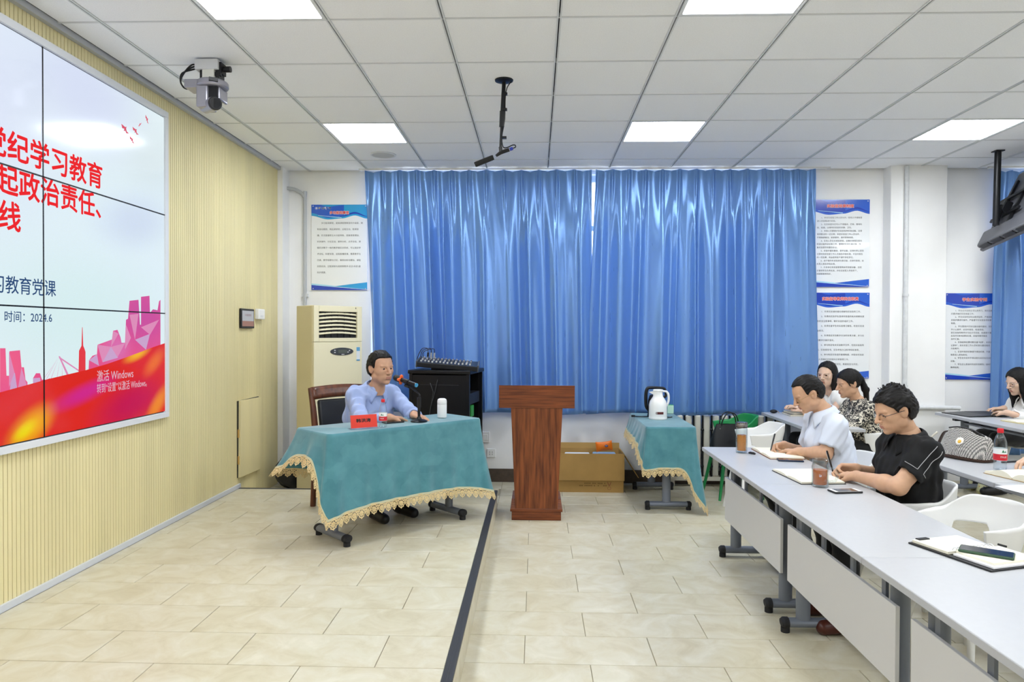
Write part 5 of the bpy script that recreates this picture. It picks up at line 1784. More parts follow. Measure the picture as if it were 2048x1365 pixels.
# clogs on the rear tier
def clog(label, px, py, rz):
    p = atz(px, py, TIER)
    t = thing('clog', label, 'shoe', (p.x, p.y, TIER), rz, 'pair of pale clogs')
    M_cl = mat('clog_cream', '#d9d6a8', .6)
    def up(u, v):
        a = 2 * PI * u
        c, s = math.cos(a), math.sin(a)
        w_ = .048 * (1 - .18 * (c < 0) * abs(c))
        z = .02 + .065 * math.sin(v * PI / 2) * (1 if c > -.1 else .85)
        k = math.cos(v * PI / 2) ** .7
        return (.125 * c * k + (.02 if c > 0 else 0) * v, w_ * s * k, z)
    MB().grid(up, 28, 9, closeu=True).build('upper', M_cl, t, smooth=True)
    MB().prism([(.13 * math.cos(2 * PI * k / 24), .05 * math.sin(2 * PI * k / 24)) for k in range(24)], lambda q_: (q_[0], q_[1], 0), lambda q_: (q_[0] * .98, q_[1] * .98, .022)).build('sole', mat('clog_sole', '#b9b27a', .7), t)
    for k, (x, y) in enumerate(((.06, -.02), (.085, 0), (.06, .02), (.1, -.015), (.1, .018))):
        MB().sph((x, y, .062), .006, 8, 6).build('charm', mat('charm_%d' % (k % 3), ('#e2a73a', '#2e2c4a', '#efeff0')[k % 3], .5), t, smooth=True)
    return t


clog('cream clog with colourful charms on the raised floor, the one beside the desk leg', 1965, 984, -2.2)
clog('cream clog with colourful charms on the raised floor, the one nearer the pillar', 1938, 976, -2.0)
# ------------------------------------------------------------ people: distance-field modelling
class Field:
    def __init__(s, lo, hi, h):
        s.h = h
        s.lo = np.array(lo, dtype=np.float32) - 2 * h
        n = np.ceil((np.array(hi) + 2 * h - s.lo) / h).astype(int) + 1
        s.n = n
        s.d = np.full(n, .5, dtype=np.float32)
        s.ax = [s.lo[k] + h * np.arange(n[k], dtype=np.float32) for k in range(3)]

    def win(s, lo, hi):
        a = np.clip(np.floor((np.array(lo) - s.lo) / s.h).astype(int), 0, s.n)
        b = np.clip(np.ceil((np.array(hi) - s.lo) / s.h).astype(int) + 1, 0, s.n)
        if np.any(b <= a):
            return None, None
        sl = tuple(slice(a[k], b[k]) for k in range(3))
        return sl, np.meshgrid(*[s.ax[k][sl[k]] for k in range(3)], indexing='ij', sparse=True)

    def put(s, sl, d, k, op):
        c = s.d[sl]
        if op == 'u':
            if k > 0:
                hh = np.clip(.5 + .5 * (c - d) / k, 0, 1)
                s.d[sl] = c + (d - c) * hh - k * hh * (1 - hh)
            else:
                s.d[sl] = np.minimum(c, d)
        else:                                  # subtract
            if k > 0:
                hh = np.clip(.5 - .5 * (c + d) / k, 0, 1)
                s.d[sl] = c + (-d - c) * hh + k * hh * (1 - hh)
            else:
                s.d[sl] = np.maximum(c, -d)

    def cone(s, a, b, ra, rb, k=.02, op='u', cut=None, sc=None, hollow=None):
        a, b = np.array(a, float), np.array(b, float)
        m = max(ra, rb) / (min(sc) if sc else 1) + k + 3 * s.h
        sl, g = s.win(np.minimum(a, b) - m, np.maximum(a, b) + m)
        if sl is None:
            return s
        S_ = sc or (1, 1, 1)
        p = [(g[i] - a[i]) * S_[i] for i in range(3)]
        ba = (b - a) * np.array(S_)
        t = np.clip((p[0] * ba[0] + p[1] * ba[1] + p[2] * ba[2]) / max(1e-9, ba @ ba), 0, 1)
        d = np.sqrt((p[0] - ba[0] * t) ** 2 + (p[1] - ba[1] * t) ** 2 + (p[2] - ba[2] * t) ** 2) - (ra + (rb - ra) * t)
        if cut is not None:                    # (point, direction): drop all beyond the plane
            cp, cd = np.array(cut[0], float), np.array(cut[1], float)
            e = (g[0] - cp[0]) * cd[0] + (g[1] - cp[1]) * cd[1] + (g[2] - cp[2]) * cd[2]
            d = np.maximum(d, e)
        s.put(sl, d.astype(np.float32), k, op)
        return s

    def ell(s, c, r, k=.02, op='u', R=None):
        c, r = np.array(c, float), np.array(r, float)
        m = max(r) + k + 3 * s.h
        sl, g = s.win(c - m, c + m)
        if sl is None:
            return s
        p = [g[i] - c[i] for i in range(3)]
        if R is not None:
            R = np.array(R)
            p = [p[0] * R[0, i] + p[1] * R[1, i] + p[2] * R[2, i] for i in range(3)]
        k0 = np.sqrt((p[0] / r[0]) ** 2 + (p[1] / r[1]) ** 2 + (p[2] / r[2]) ** 2)
        k1 = np.sqrt((p[0] / r[0] ** 2) ** 2 + (p[1] / r[1] ** 2) ** 2 + (p[2] / r[2] ** 2) ** 2) + 1e-6
        d = k0 * (k0 - 1) / k1
        s.put(sl, d.astype(np.float32), k, op)
        return s

    def grid(s):
        return np.meshgrid(*s.ax, indexing='ij', sparse=True)

    def mesh(s, smooth=2):
        d = s.d
        neg = d < 0
        nx, ny, nz = d.shape
        cnt = np.zeros((nx - 1, ny - 1, nz - 1), np.int8)
        offs = [(i, j, k) for i in (0, 1) for j in (0, 1) for k in (0, 1)]
        for (i, j, k) in offs:
            cnt += neg[i:nx - 1 + i, j:ny - 1 + j, k:nz - 1 + k]
        act = (cnt > 0) & (cnt < 8)
        idx = np.argwhere(act)
        if len(idx) == 0:
            return np.zeros((0, 3)), np.zeros((0, 4), int)
        vid = np.full(act.shape, -1, np.int32)
        vid[act] = np.arange(len(idx))
        cv = {o: d[idx[:, 0] + o[0], idx[:, 1] + o[1], idx[:, 2] + o[2]] for o in offs}
        acc = np.zeros((len(idx), 3)); num = np.zeros(len(idx))
        for o in offs:
            for a in range(3):
                if o[a] == 0:
                    o2 = list(o); o2[a] = 1; o2 = tuple(o2)
                    u, v = cv[o], cv[o2]
                    m = (u < 0) != (v < 0)
                    t = np.where(m, u / np.where(m, u - v, 1), 0)
                    for q in range(3):
                        acc[:, q] += np.where(m, o[q] + (t if q == a else 0), 0)
                    num += m
        V = (idx + acc / num[:, None]) * s.h + s.lo
        F = []
        for a in range(3):
            b, c = (a + 1) % 3, (a + 2) % 3
            s0 = [slice(None)] * 3; s1 = [slice(None)] * 3
            s0[a] = slice(0, -1); s1[a] = slice(1, None)
            n0, n1 = neg[tuple(s0)], neg[tuple(s1)]
            ch = np.argwhere(n0 != n1)
            ch = ch[(ch[:, b] > 0) & (ch[:, c] > 0) & (ch[:, b] < d.shape[b] - 1) & (ch[:, c] < d.shape[c] - 1)]
            fl = n0[ch[:, 0], ch[:, 1], ch[:, 2]]
            def g(db, dc):
                q = ch.copy(); q[:, b] -= db; q[:, c] -= dc
                return vid[q[:, 0], q[:, 1], q[:, 2]]
            q = np.stack([g(1, 1), g(0, 1), g(0, 0), g(1, 0)], 1)
            q[~fl] = q[~fl][:, ::-1]
            F.append(q)
        F = np.concatenate(F)
        F = F[(F >= 0).all(1)]
        for _ in range(smooth):
            A = np.zeros_like(V); n = np.zeros(len(V))
            for i in range(4):
                np.add.at(A, F[:, i], V[F[:, (i + 1) % 4]]); np.add.at(n, F[:, i], 1)
                np.add.at(A, F[:, i], V[F[:, (i + 3) % 4]]); np.add.at(n, F[:, i], 1)
            V = V * .4 + .6 * A / np.maximum(n, 1)[:, None]
        return V, F


def np_obj(name, parts, mats, parent, slots=None):
    """join (V, F, slot array or int) tuples into one smooth mesh object"""
    VV, FF, MM, off = [], [], [], 0
    for V, F, sl in parts:
        VV.append(V); FF.append(F + off); off += len(V)
        MM.append(np.full(len(F), sl, np.int32) if np.isscalar(sl) else sl)
    V, F, S_ = np.concatenate(VV), np.concatenate(FF), np.concatenate(MM)
    me = bpy.data.meshes.new(name)
    me.vertices.add(len(V)); me.vertices.foreach_set('co', V.astype(np.float32).ravel())
    me.loops.add(F.size); me.loops.foreach_set('vertex_index', F.astype(np.int32).ravel())
    me.polygons.add(len(F)); me.polygons.foreach_set('loop_start', np.arange(0, F.size, 4, dtype=np.int32))
    me.polygons.foreach_set('loop_total', np.full(len(F), 4, np.int32))
    me.update(calc_edges=True); me.validate()
    me.polygons.foreach_set('material_index', S_[:len(me.polygons)])
    return mkobj(name, me, mats, parent, smooth=True)


def rotm(yaw=0, pitch=0, roll=0):
    """head frame: x forward, y left, z up; pitch > 0 looks down"""
    return np.array(Matrix.Rotation(yaw, 3, 'Z') @ Matrix.Rotation(pitch, 3, 'Y') @ Matrix.Rotation(roll, 3, 'X'))


def skin_mat(name, col):
    m = mat(name, col, .48, var=.06, vscale=40, bump=.05, bscale=400)
    b = m.node_tree.nodes['Principled BSDF']
    b.inputs['Subsurface Weight'].default_value = .08
    b.inputs['Subsurface Radius'].default_value = (.01, .004, .002)
    return m


def cloth_mat(name, col, rough=.8, **k):
    return mat(name, col, rough, sheen=.15, bump=.12, bscale=500, **k)


def floral():
    m = mat('floral_cloth', '#1b1a1c', .8)
    nt = m.node_tree
    b = nt.nodes['Principled BSDF']
    tc = nt.nodes.new('ShaderNodeTexCoord')
    v = nt.nodes.new('ShaderNodeTexNoise'); v.inputs['Scale'].default_value = 42; v.inputs['Detail'].default_value = 3; v.inputs['Distortion'].default_value = 1.6
    nt.links.new(tc.outputs['Object'], v.inputs['Vector'])
    r = nt.nodes.new('ShaderNodeValToRGB')
    e = r.color_ramp.elements
    e[0].position, e[0].color = .46, lin('#19181a')
    e[1].position, e[1].color = .56, lin('#d6cfbd')
    e.new(.5).color = lin('#6f6a63')
    nt.links.new(v.outputs[0], r.inputs[0]); nt.links.new(r.outputs[0], b.inputs['Base Color'])
    return m


SK_A = skin_mat('skin_tan', '#c99b7d')
SK_B = skin_mat('skin_warm', '#d0a484')
SK_C = skin_mat('skin_light', '#e2bda4')
M_lip = mat('lip', '#b47c6a', .45)
M_eye = mat('eye_white', '#dcd6cf', .25)
M_iris = mat('iris', '#24140c', .15)
M_hair = mat('black_hair', '#100d0c', .5, spec=.3, bump=.5, bscale=120, stretch=(1, 1, .25))
M_lens = mat('spectacle_lens', '#ffffff', .02, trans=1, ior=1.08)


def head_field(P):
    """head in its own frame: x forward, y left, z up, origin between the ears"""
    h = P.get('hres', .0026)
    f = Field((-.115, -.10, -.20), (.13, .10, .135), h)
    w = P.get('facew', 1.0)
    f.ell((-.012, 0, .035), (.098, .078 * w, .088), 0)
    f.ell((.03, 0, -.022), (.062, .064 * w, .088), .03)
    f.ell((.035, 0, -.07), (.047, .052 * w, .042), .025)
    f.ell((.073, 0, -.098), (.018, .024, .016), .018)
    for s in (-1, 1):
        f.ell((.05, s * .043 * w, -.018), (.025, .02, .022), .02)          # cheekbone
        f.ell((.0, s * .058 * w, -.06), (.025, .012, .022), .02)           # jaw angle
        f.ell((.089, s * .031, .006), (.018, .019, .011), .012, 's')       # eye hollow
        f.cone((.081, s * .012, .024), (.074, s * .048, .024), .0075, .006, .010)   # brow
        f.ell((.072, s * .031, .0035), (.0140, .0165, .0125), .006)        # lids over the eyeball
        ld = P.get('lid', 0)
        f.ell((.092, s * .0315, .0035 - .005 * ld), (.014, .0132, .0054 * (1 - .75 * ld)), .0015, 's')
    f.cone((.086, 0, .018), (.112, 0, -.024), .0075, .0105, .010)          # nose
    f.ell((.112, 0, -.027), (.0115, .0115, .0098), .006)
    for s in (-1, 1):
        f.ell((.100, s * .013, -.030), (.010, .0075, .008), .006)
        f.ell((.106, s * .0065, -.0385), (.005, .0035, .004), .003, 's')
    f.ell((.081, 0, -.06), (.015, .028, .022), .014)                       # muzzle
    f.ell((.0945, 0, -.0575), (.0075, .0215, .0048), .004)
    f.ell((.0925, 0, -.0685), (.0085, .0185, .0062), .004)
    f.ell((.102, 0, -.0628), (.006, .023, .0014), .0025, 's')
    f.ell((.094, 0, -.083), (.01, .02, .006), .01, 's')
    for s in (-1, 1):
        R = np.array(Matrix.Rotation(s * -.35, 3, 'Z') @ Matrix.Rotation(-.25, 3, 'Y'))
        f.ell((-.012, s * .079 * w, -.004), (.020, .0075, .033), .006, R=R)
        f.ell((-.006, s * .087 * w, -.002), (.010, .006, .019), .004, 's', R=R)
    f.cone((-.02, 0, -.05), (-.045, 0, -.20), .052 * P.get('neck', 1), .056 * P.get('neck', 1), .03)
    return f


def wave3(g, sd, fr, amp):
    rnd = np.random.RandomState(sd)
    out = 0
    for q in range(5):
        kx, ky, kz = rnd.randn(3) * fr
        out = out + np.sin(g[0] * kx + g[1] * ky + g[2] * kz + rnd.rand() * 6.28)
    return out * amp / 2.2


def hair_field(P):
    kind = P['hair']
    h = .003
    lo = -.30 if kind in ('long', 'pony', 'bob') else -.12
    f = Field((-.16, -.125, lo), (.125, .125, .17), h)
    w = P.get('facew', 1.0)
    th = P.get('hairth', .012)
    f.ell((-.012, 0, .035), (.098 + th, .078 * w + th * .8, .088 + th * 1.15), 0)
    if kind == 'short':
        f.ell((-.03, 0, .0), (.086 + th, .076 * w + th * .7, .085), .02)
    g = f.grid()
    x, y, z = g
    if kind == 'short':
        hl = P.get('hairline', .085)
        xs = [-.2, -.075, -.055, -.028, .002, .014, .022, .034, .05, .07, .085, .13]
        zs = [-.085, -.082, -.070, -.028, .018, .004, .004, .034, hl - .03, hl - .006, hl, hl + .01]
        zh = np.interp(x, xs, zs).astype(np.float32) + (np.abs(y) ** 2) * P.get('temple', 0) * 18 * (x > .03)
        # bare ears: notch the side hair around them
        f.d = np.maximum(f.d, (zh - z))
        f.d = np.maximum(f.d, .9 * (.0305 - np.sqrt((x + .010) ** 2 + (z + .004) ** 2 + 0 * y)) * (np.abs(y) > .06) - 10 * (np.abs(y) <= .06))
        if P.get('spiky'):
            rnd = random.Random(3)
            for q in range(150):
                a, b = rnd.uniform(-1, 1), rnd.uniform(-1, 1)
                bx, by = -.02 + .095 * a, .07 * w * b
                rr = (a * a + b * b)
                if rr > 1.0:
                    continue
                bz = .035 + (.088 + th) * math.sqrt(max(.0, 1 - .95 * rr))
                dv = Vector((.25 * a + .35, .35 * b, .9)).normalized() if a > .2 else Vector((.3 * a - .1, .3 * b, .95)).normalized()
                f.cone((bx * .8 - .004, by * .8, bz - .03), tuple(Vector((bx, by, bz)) + dv * rnd.uniform(.006, .022)), .0125, .003, .008)
        if P.get('quiff'):
            f.ell((.055, 0, .118), (.042, .062, .022), .02)
    elif kind == 'bob':
        for s in (-1, 1):
            f.ell((-.015, s * .068, -.07), (.062, .030, .13), .02)
        f.ell((-.07, 0, -.06), (.055, .085, .13), .03)
        cutx = np.interp(z, [-.3, -.12, .0, .05, .085, .12], [.05, .046, .034, .046, .07, .2]).astype(np.float32)
        f.d = np.maximum(f.d, (x - cutx))
        f.d = np.maximum(f.d, -.165 - z)
        f.ell((.075, 0, -.03), (.075, .056, .115), .008, 's')
    elif kind == 'pony':
        cutz = np.interp(x, [-.2, -.08, -.03, .0, .02, .04, .08, .12], [-.07, -.06, -.035, -.005, .012, .03, .072, .082]).astype(np.float32)
        f.d = np.maximum(f.d, cutz - z)
        f.ell((-.105, 0, .02), (.028, .026, .026), .015)
        f.cone((-.118, 0, .015), (-.132, .01, -.08), .024, .027, .015)
        f.cone((-.132, .01, -.08), (-.12, .015, -.24), .027, .012, .015)
        for s in (-1, 1):
            f.cone((.045, s * .070, .045), (.022, s * .076, -.012), .006, .003, .01)
    elif kind == 'long':
        for s in (-1, 1):
            f.ell((-.005, s * .070, -.06), (.062, .030, .14), .02)
            f.cone((.0, s * .07, -.08), (.03, s * .085, -.27), .04, .028, .03)
        f.ell((-.075, 0, -.08), (.055, .09, .17), .03)
        cutx = np.interp(z, [-.3, -.12, .0, .05, .085, .12], [.09, .065, .05, .06, .08, .2]).astype(np.float32)
        f.d = np.maximum(f.d, (x - cutx))
        f.ell((.08, 0, -.04), (.07, .055, .12), .008, 's')
    # combed strands
    if kind == 'short':
        f.d = f.d + wave3((g[0] * .25, g[1], g[2] * .6), 4, 420, .0016).astype(np.float32) + wave3(g, 5, 120, .0012).astype(np.float32)
    else:
        f.d = f.d + wave3((g[0], g[1], g[2] * .08), 4, 420, .0016).astype(np.float32) + wave3((g[0], g[1], g[2] * .3), 6, 110, .0018).astype(np.float32)
    return f


def hand(f, W, fd, pn, side, curl=(25, 30, 20), spread=.0, scale=1.0, thumb=(.5, .35), k=.008):
    """W wrist, fd finger direction, pn palm normal (towards what the palm faces), side +1 left hand / -1 right hand"""
    W, fd, pn = Vector(W), Vector(fd).normalized(), Vector(pn)
    pn = (pn - fd * pn.dot(fd)).normalized()
    sd = fd.cross(pn).normalized() * side       # towards the thumb
    sc = scale
    Lp = .088 * sc
    kn = []
    for i in range(4):
        o = (.027 - .018 * i) * sc
        b = W + sd * o * .75 + fd * .012
        q = W + fd * (Lp - (.004, 0, .004, .012)[i] * sc) + sd * o - pn * (.004 if i in (1, 2) else .001)
        f.cone(b, q, .0155 * sc, .0105 * sc, .010)
        kn.append((q, o))
    lens = [(.042, .025, .02), (.046, .028, .021), (.043, .027, .02), (.033, .02, .018)]
    for i in range(4):
        p, o = kn[i]
        d = (fd + sd * (o * 6 * spread)).normalized()
        n_ = pn
        r = (.0095, .0095, .009, .008)[i] * sc
        ax_ = d.cross(n_).normalized()
        for s in range(3):
            a = math.radians(curl[s] + i * 2)
            d = (d * math.cos(a) + n_ * math.sin(a)).normalized()
            n_ = ax_.cross(d).normalized()
            q = p + d * lens[i][s] * sc
            f.cone(p, q, r, r * .9, .004)
            p, r = q, r * .9
    # thumb leaves the side of the palm near its base
    a = W + fd * .022 * sc + sd * .022 * sc + pn * .004
    b = a + (fd * .75 + sd * thumb[0] + pn * thumb[1]).normalized() * .042 * sc
    c = b + (fd * 1.0 + sd * (thumb[0] - .45) + pn * (thumb[1] + .1)).normalized() * .032 * sc
    e = c + (fd * 1.0 + sd * (thumb[0] - .65) + pn * (thumb[1] + .1)).normalized() * .024 * sc
    f.cone(W + fd * .008, a, .017 * sc, .0155 * sc, .01)
    f.cone(a, b, .0155 * sc, .0115 * sc, .009)
    f.cone(b, c, .0112 * sc, .0098 * sc, .004)
    f.cone(c, e, .0098 * sc, .0078 * sc, .004)
    return kn


def elbow(S, W, l1, l2, hint):
    S, W, hint = Vector(S), Vector(W), Vector(hint)
    d = W - S
    L = min(d.length, l1 + l2 - .002)
    dn = d.normalized()
    a = (l1 * l1 - l2 * l2 + L * L) / (2 * L)
    h = math.sqrt(max(0, l1 * l1 - a * a))
    hp = (hint - dn * hint.dot(dn)).normalized()
    return S + dn * a + hp * h


def bounds(pts, m):
    a = np.array([list(p) for p in pts])
    return a.min(0) - m, a.max(0) + m


def person(label, loc, face, P):
    """seated figure; local frame x forward, y left, z up from the floor below the pelvis"""
    t = thing('person', label, 'person', loc, face)
    iv = Matrix.Rotation(-face, 3, 'Z')
    def L_(p):                                   # world point -> local
        return iv @ (Vector(p) - Vector(loc))
    fem = P.get('female', False)
    zs = P.get('seat', .45)
    skin = P['skin']
    hip = Vector((0, 0, zs + .10))
    neck = Vector(P['neck_at'])                  # base of the neck, local
    headc = Vector(P['head_at'])                 # between the ears, local
    sw = P.get('sw', .150 if fem else .168)
    twist = P.get('twist', 0)
    sx, sy = -math.sin(twist) * sw, math.cos(twist) * sw
    lean = (neck - hip).normalized()
    base = neck - lean * .055
    SL, SR = base + Vector((sx, sy, P.get('dL', 0))), base + Vector((-sx, -sy, P.get('dR', 0)))
    l1, l2 = P.get('arm', (.285, .245) if not fem else (.265, .225))
    arms = {}
    for nm, S_, key, hk in (('L', SL, 'wL', 'eL'), ('R', SR, 'wR', 'eR')):
        W = Vector(P[key])
        if ('x' + hk) not in P and (W - S_).length > (l1 + l2 - .01):
            W = S_ + (W - S_).normalized() * (l1 + l2 - .01)
        E = Vector(P['x' + hk]) if ('x' + hk) in P else elbow(S_, W, l1, l2, P.get(hk, (-.2, 1 if nm == 'L' else -1, -.8)))
        arms[nm] = (S_, E, W)
    P['arms'] = arms
    # ---- head
    R = rotm(*P.get('hrot', (0, 0, 0)))
    H0 = np.array(headc)
    hs = P.get('hscale', 1.0)
    fh = head_field(P)
    V, F = fh.mesh(2)
    fc = V[F].mean(1)
    slot = np.zeros(len(F), np.int32)
    lip = (fc[:, 0] > .088) & (np.abs(fc[:, 1]) < .0205 - .1 * np.abs(fc[:, 2] + .063)) & (fc[:, 2] > -.0745) & (fc[:, 2] < -.0535)
    slot[lip] = 1
    parts = [(V * hs @ R.T + H0, F, slot)]
    # ---- neck, chest and arms of the body
    rs = .9 if fem else 1.0
    ends = P.get('hands', {})
    for nm in ('L', 'R'):
        S_, E, W = arms[nm]
        hd = ends.get(nm, {})
        fd = Vector(hd.get('fd', (W - E).normalized()))
        pts = [S_, E, W, W + fd.normalized() * .2]
        lo, hi = bounds(pts, .07)
        f = Field(lo, hi, .0032)
        f.cone(S_, E, .048 * rs, .040 * rs, .01)
        m_ = E.lerp(W, .3)
        f.cone(E, m_, .041 * rs, .042 * rs, .02)
        f.cone(m_, W, .042 * rs, .0265 * rs, .02)
        f.cone(W, W + fd.normalized() * .02, .0255 * rs, .022 * rs, .015)
        hand(f, W, fd, hd.get('pn', (0, 0, -1)), 1 if nm == 'L' else -1, hd.get('curl', (22, 30, 20)), hd.get('spread', .3), rs * hd.get('scale', 1), hd.get('thumb', (.5, .35)))
        V, F = f.mesh(1)
        parts.append((V, F, 0))
    chin = Vector(R @ np.array((-.04, 0, -.15)) * hs) + headc
    lo, hi = bounds([hip, neck, chin, SL, SR], .16)
    f = Field(lo, hi, .008)
    f.cone(hip, base - lean * .12, .085, .085, .02, sc=(1, .72, 1))
    f.cone(SL, SR, .036, .036, .02)
    f.cone(base - lean * .05, neck, .055, .050 * P.get('neck', 1), .02)
    f.cone(neck, chin, .053 * P.get('neck', 1), .052 * P.get('neck', 1), .03)
    V, F = f.mesh(1)
    parts.append((V, F, 0))
    np_obj('body', parts, [skin, M_lip], t)
    # ---- eyes and brows
    def hp(x, y, z): return Vector(R @ (np.array((x, y, z)) * hs)) + headc
    for s in (-1, 1):
        e = MB().sph((0, 0, 0), .0122 * hs, 16, 12)
        e.m = [0] * len(e.f)
        rowf = 16
        look = np.array(Matrix.Rotation(P.get('gaze', (0, 0))[0], 3, 'Z') @ Matrix.Rotation(P.get('gaze', (0, 0))[1], 3, 'Y') @ Matrix.Rotation(PI / 2, 3, 'Y'))
        # sphere pole (+z) becomes the pupil
        c = hp(.0728, s * .031, .0035)
        e.v = [tuple(Vector(R @ (look @ np.array(v))) + c) for v in e.v]
        for i in range(len(e.f)):
            if i // rowf >= 8 or len(e.f[i]) > 4:
                e.m[i] = 1
        e.build('eye', [M_eye, M_iris], t, smooth=True)
        b = MB()
        pts = [hp(.0895 - .002 * q * q, s * (.013 + .0075 * q), .0275 + .0025 * math.sin(q * .8) + P.get('brow', 0)) for q in range(6)]
        pts = [p + Vector(R @ np.array((-.004 - .003 * i, 0, 0))) for i, p in enumerate(pts)]
        b.tube(pts, [.0022, .0034, .0036, .0032, .0026, .001], 8, flat=.7)
        b.build('eyebrow', M_hair, t, smooth=True)
    # ---- hair
    fh = hair_field(P)
    V, F = fh.mesh(1)
    if len(F):
        np_obj('hair', [(V * hs @ R.T + H0, F, 0)], [P.get('hairmat', M_hair)], t)
    # ---- shirt
    torso = Field(*bounds([hip, neck, SL, SR] + [a for n_ in ('L', 'R') for a in arms[n_]], .13), .0062)
    f = torso
    bk = P.get('bulk', 1.0)
    mid = hip.lerp(base, .5) + Vector(P.get('belly', (.012, 0, 0)))
    f.cone(hip + Vector((0, 0, -.03)), mid, .125 * bk, .122 * bk, .03, sc=(1, .72, 1))
    chest = base - lean * .12 + Vector((.012, 0, 0))
    f.cone(mid, chest, .122 * bk, .128 * bk, .03, sc=(1, .66, 1))
    f.cone(chest, base - lean * .02, .118 * bk, .07, .03, sc=(1, .68, 1))
    if fem:
        for s in (-1, 1):
            f.ell(chest + Vector((.075, s * .065, -.01)), (.06, .06, .06), .05)
    f.cone(SL.lerp(SR, .06), SR.lerp(SL, .06), .053 * bk, .053 * bk, .06)
    f.cone(base - lean * .03, neck + lean * .0, .086, .060, .03)
    for q in (SL, SR):
        f.cone(neck - lean * .02, q, .056, .058 * bk, .03)
    slv = P.get('sleeve', 'short')
    cuts = []
    for nm in ('L', 'R'):
        S_, E, W = arms[nm]
        ua = (E - S_).normalized()
        if slv == 'short':
            ln = P.get('slen', .62)
            c = S_.lerp(E, ln)
            f.cone(S_, c + ua * .06, .057 * rs * bk, .068 * rs * bk, .05, cut=(c, ua))
            f.cone(c - ua * .02, c + ua * .05, .046 * rs, .049 * rs, .004, 's')
        elif slv == 'none':
            f.cone(S_ - ua * .02, S_ + ua * .03, .058 * rs, .058 * rs, .03)
        else:
            fa = (W - E).normalized()
            c = W - fa * P.get('cuff', .015)
            f.cone(S_, E, .058 * rs * bk, .057 * rs * bk, .05)
            f.cone(E, c + fa * .05, .058 * rs * bk, .042 * rs, .03, cut=(c, fa))
            f.cone(c - fa * .02, c + fa * .05, .033 * rs, .034 * rs, .003, 's')
    g = f.grid()
    f.d = f.d + (wave3((g[0], g[1] * .6, g[2] * .5), P.get('seed', 1), 70, P.get('crease', .0035)) + wave3((g[0] * .5, g[1], g[2]), P.get('seed', 1) + 9, 34, .0045)).astype(np.float32)
    # neck opening
    f.cone(neck + lean * P.get('open', .012), neck + lean * .12, .056, .075, .006, 's')
    if P.get('vneck'):
        f.cone(neck + Vector((.05, 0, .01)), chest + Vector((.15, 0, P['vneck'])), .055, .012, .01, 's')
    V, F = f.mesh(2)
    P['shirt_obj'] = np_obj('shirt', [(V, F, 0)], [P['shirt']], t)
    # ---- collar: two pointed flaps and a stand
    if P.get('collar', True):
        up = lean
        fwv = Vector((1, 0, 0)); fwv = (fwv - up * fwv.dot(up)).normalized()
        lf = up.cross(fwv)
        for s in (-1, 1):
            def cl(u, v, s=s):                       # u nape to throat, v stand edge to flap edge
                a = PI - u * (PI - .20)
                drop = .045 + .045 * u ** 4
                r = .062 + .006 * math.sin(PI * min(1, v * 1.5)) + .034 * v ** 1.1 + .014 * v * u ** 3
                z = .042 - .030 * u - drop * v ** 1.2
                ang = a + .34 * v * u ** 4
                return neck + fwv * (math.cos(ang) * r * 1.04 + .002) + lf * (s * math.sin(ang) * r * 1.10) + up * z
            MB().grid(cl, 20, 7).build('collar', P.get('collarmat', P['shirt']), t, smooth=True, solid=.004)
        for q in range(2):
            c = neck + fwv * (.068 + q * .030) + up * (-.02 - q * .075)
    # ---- trousers and shoes
    kz = P.get('kneez', .50)
    legs = Field((-.17, -.27, .06), (.58, .27, zs + .22), .009)
    f = legs
    f.ell((0, 0, zs + .09), (.13, .175, .10), .02)
    for s in (-1, 1):
        kn = Vector((.40, s * P.get('kneey', .11), kz)) + Vector(P.get('knee', (0, 0, 0)))
        an = Vector((kn.x - .03 + P.get('shin', 0), kn.y, .09))
        f.cone((.02, s * .085, zs + .085), kn, .088, .064, .03)
        f.cone(kn, an, .062, .052, .03)
        sh = Field((an.x - .12, an.y - .07, -.01), (an.x + .22, an.y + .07, .13), .006)
        sh.cone((an.x - .03, an.y, .05), (an.x + .15, an.y + s * .015, .035), .042, .036, .02)
        sh.cone((an.x, an.y, .06), (an.x, an.y, .1), .045, .046, .02)
        gg = sh.grid()
        sh.d = np.maximum(sh.d, (.003 - gg[2]) + 0 * gg[0] + 0 * gg[1])
        V, F = sh.mesh(1)
        np_obj('shoe', [(V, F, 0)], [P.get('shoes', M_black)], t)
    g = f.grid()
    f.d = f.d + wave3(g, 21, 40, .003).astype(np.float32)
    V, F = f.mesh(2)
    np_obj('trousers', [(V, F, 0)], [P['trousers']], t)
    # ---- spectacles
    if P.get('glasses'):
        gm, thick, full = P['glasses']
        g_ = MB()
        gl = None
        gx, gz = .094, P.get('glz', .000)
        gy = .033
        rw, rh = P.get('lens', (.024, .018))
        rims = []
        for s in (-1, 1):
            ring = []
            for q in range(25):
                a = 2 * PI * q / 24
                cx, cy = math.cos(a), math.sin(a)
                e = 2.6
                k = (abs(cx) ** e + abs(cy) ** e) ** (-1 / e)
                ring.append(hp(gx - .006 * (abs(s * gy + rw * k * cx) / .05) ** 2, s * gy + rw * k * cx, gz + rh * k * cy))
            rims.append(ring)
            if full:
                g_.tube(ring, thick, 6, caps=False)
            else:
                g_.tube(ring[:13], thick, 6)
            g_.tube([hp(gx - .008, s * .058, gz + .009), hp(.07, s * .074, gz + .010), hp(.0, s * .082, gz + .010), hp(-.022, s * .083, gz + .002), hp(-.035, s * .082, gz - .018)], thick * 1.05, 6)
        g_.tube([hp(gx - .001, -.010, gz + .006), hp(gx + .005, 0, gz + .009), hp(gx - .001, .010, gz + .006)], thick, 6)
        go = g_.build('spectacles', gm, t, smooth='auto')
        for ring in rims:
            MB().add(ring[:24], [tuple(range(24))]).build('lens', M_lens, go, solid=.0012)
    return t
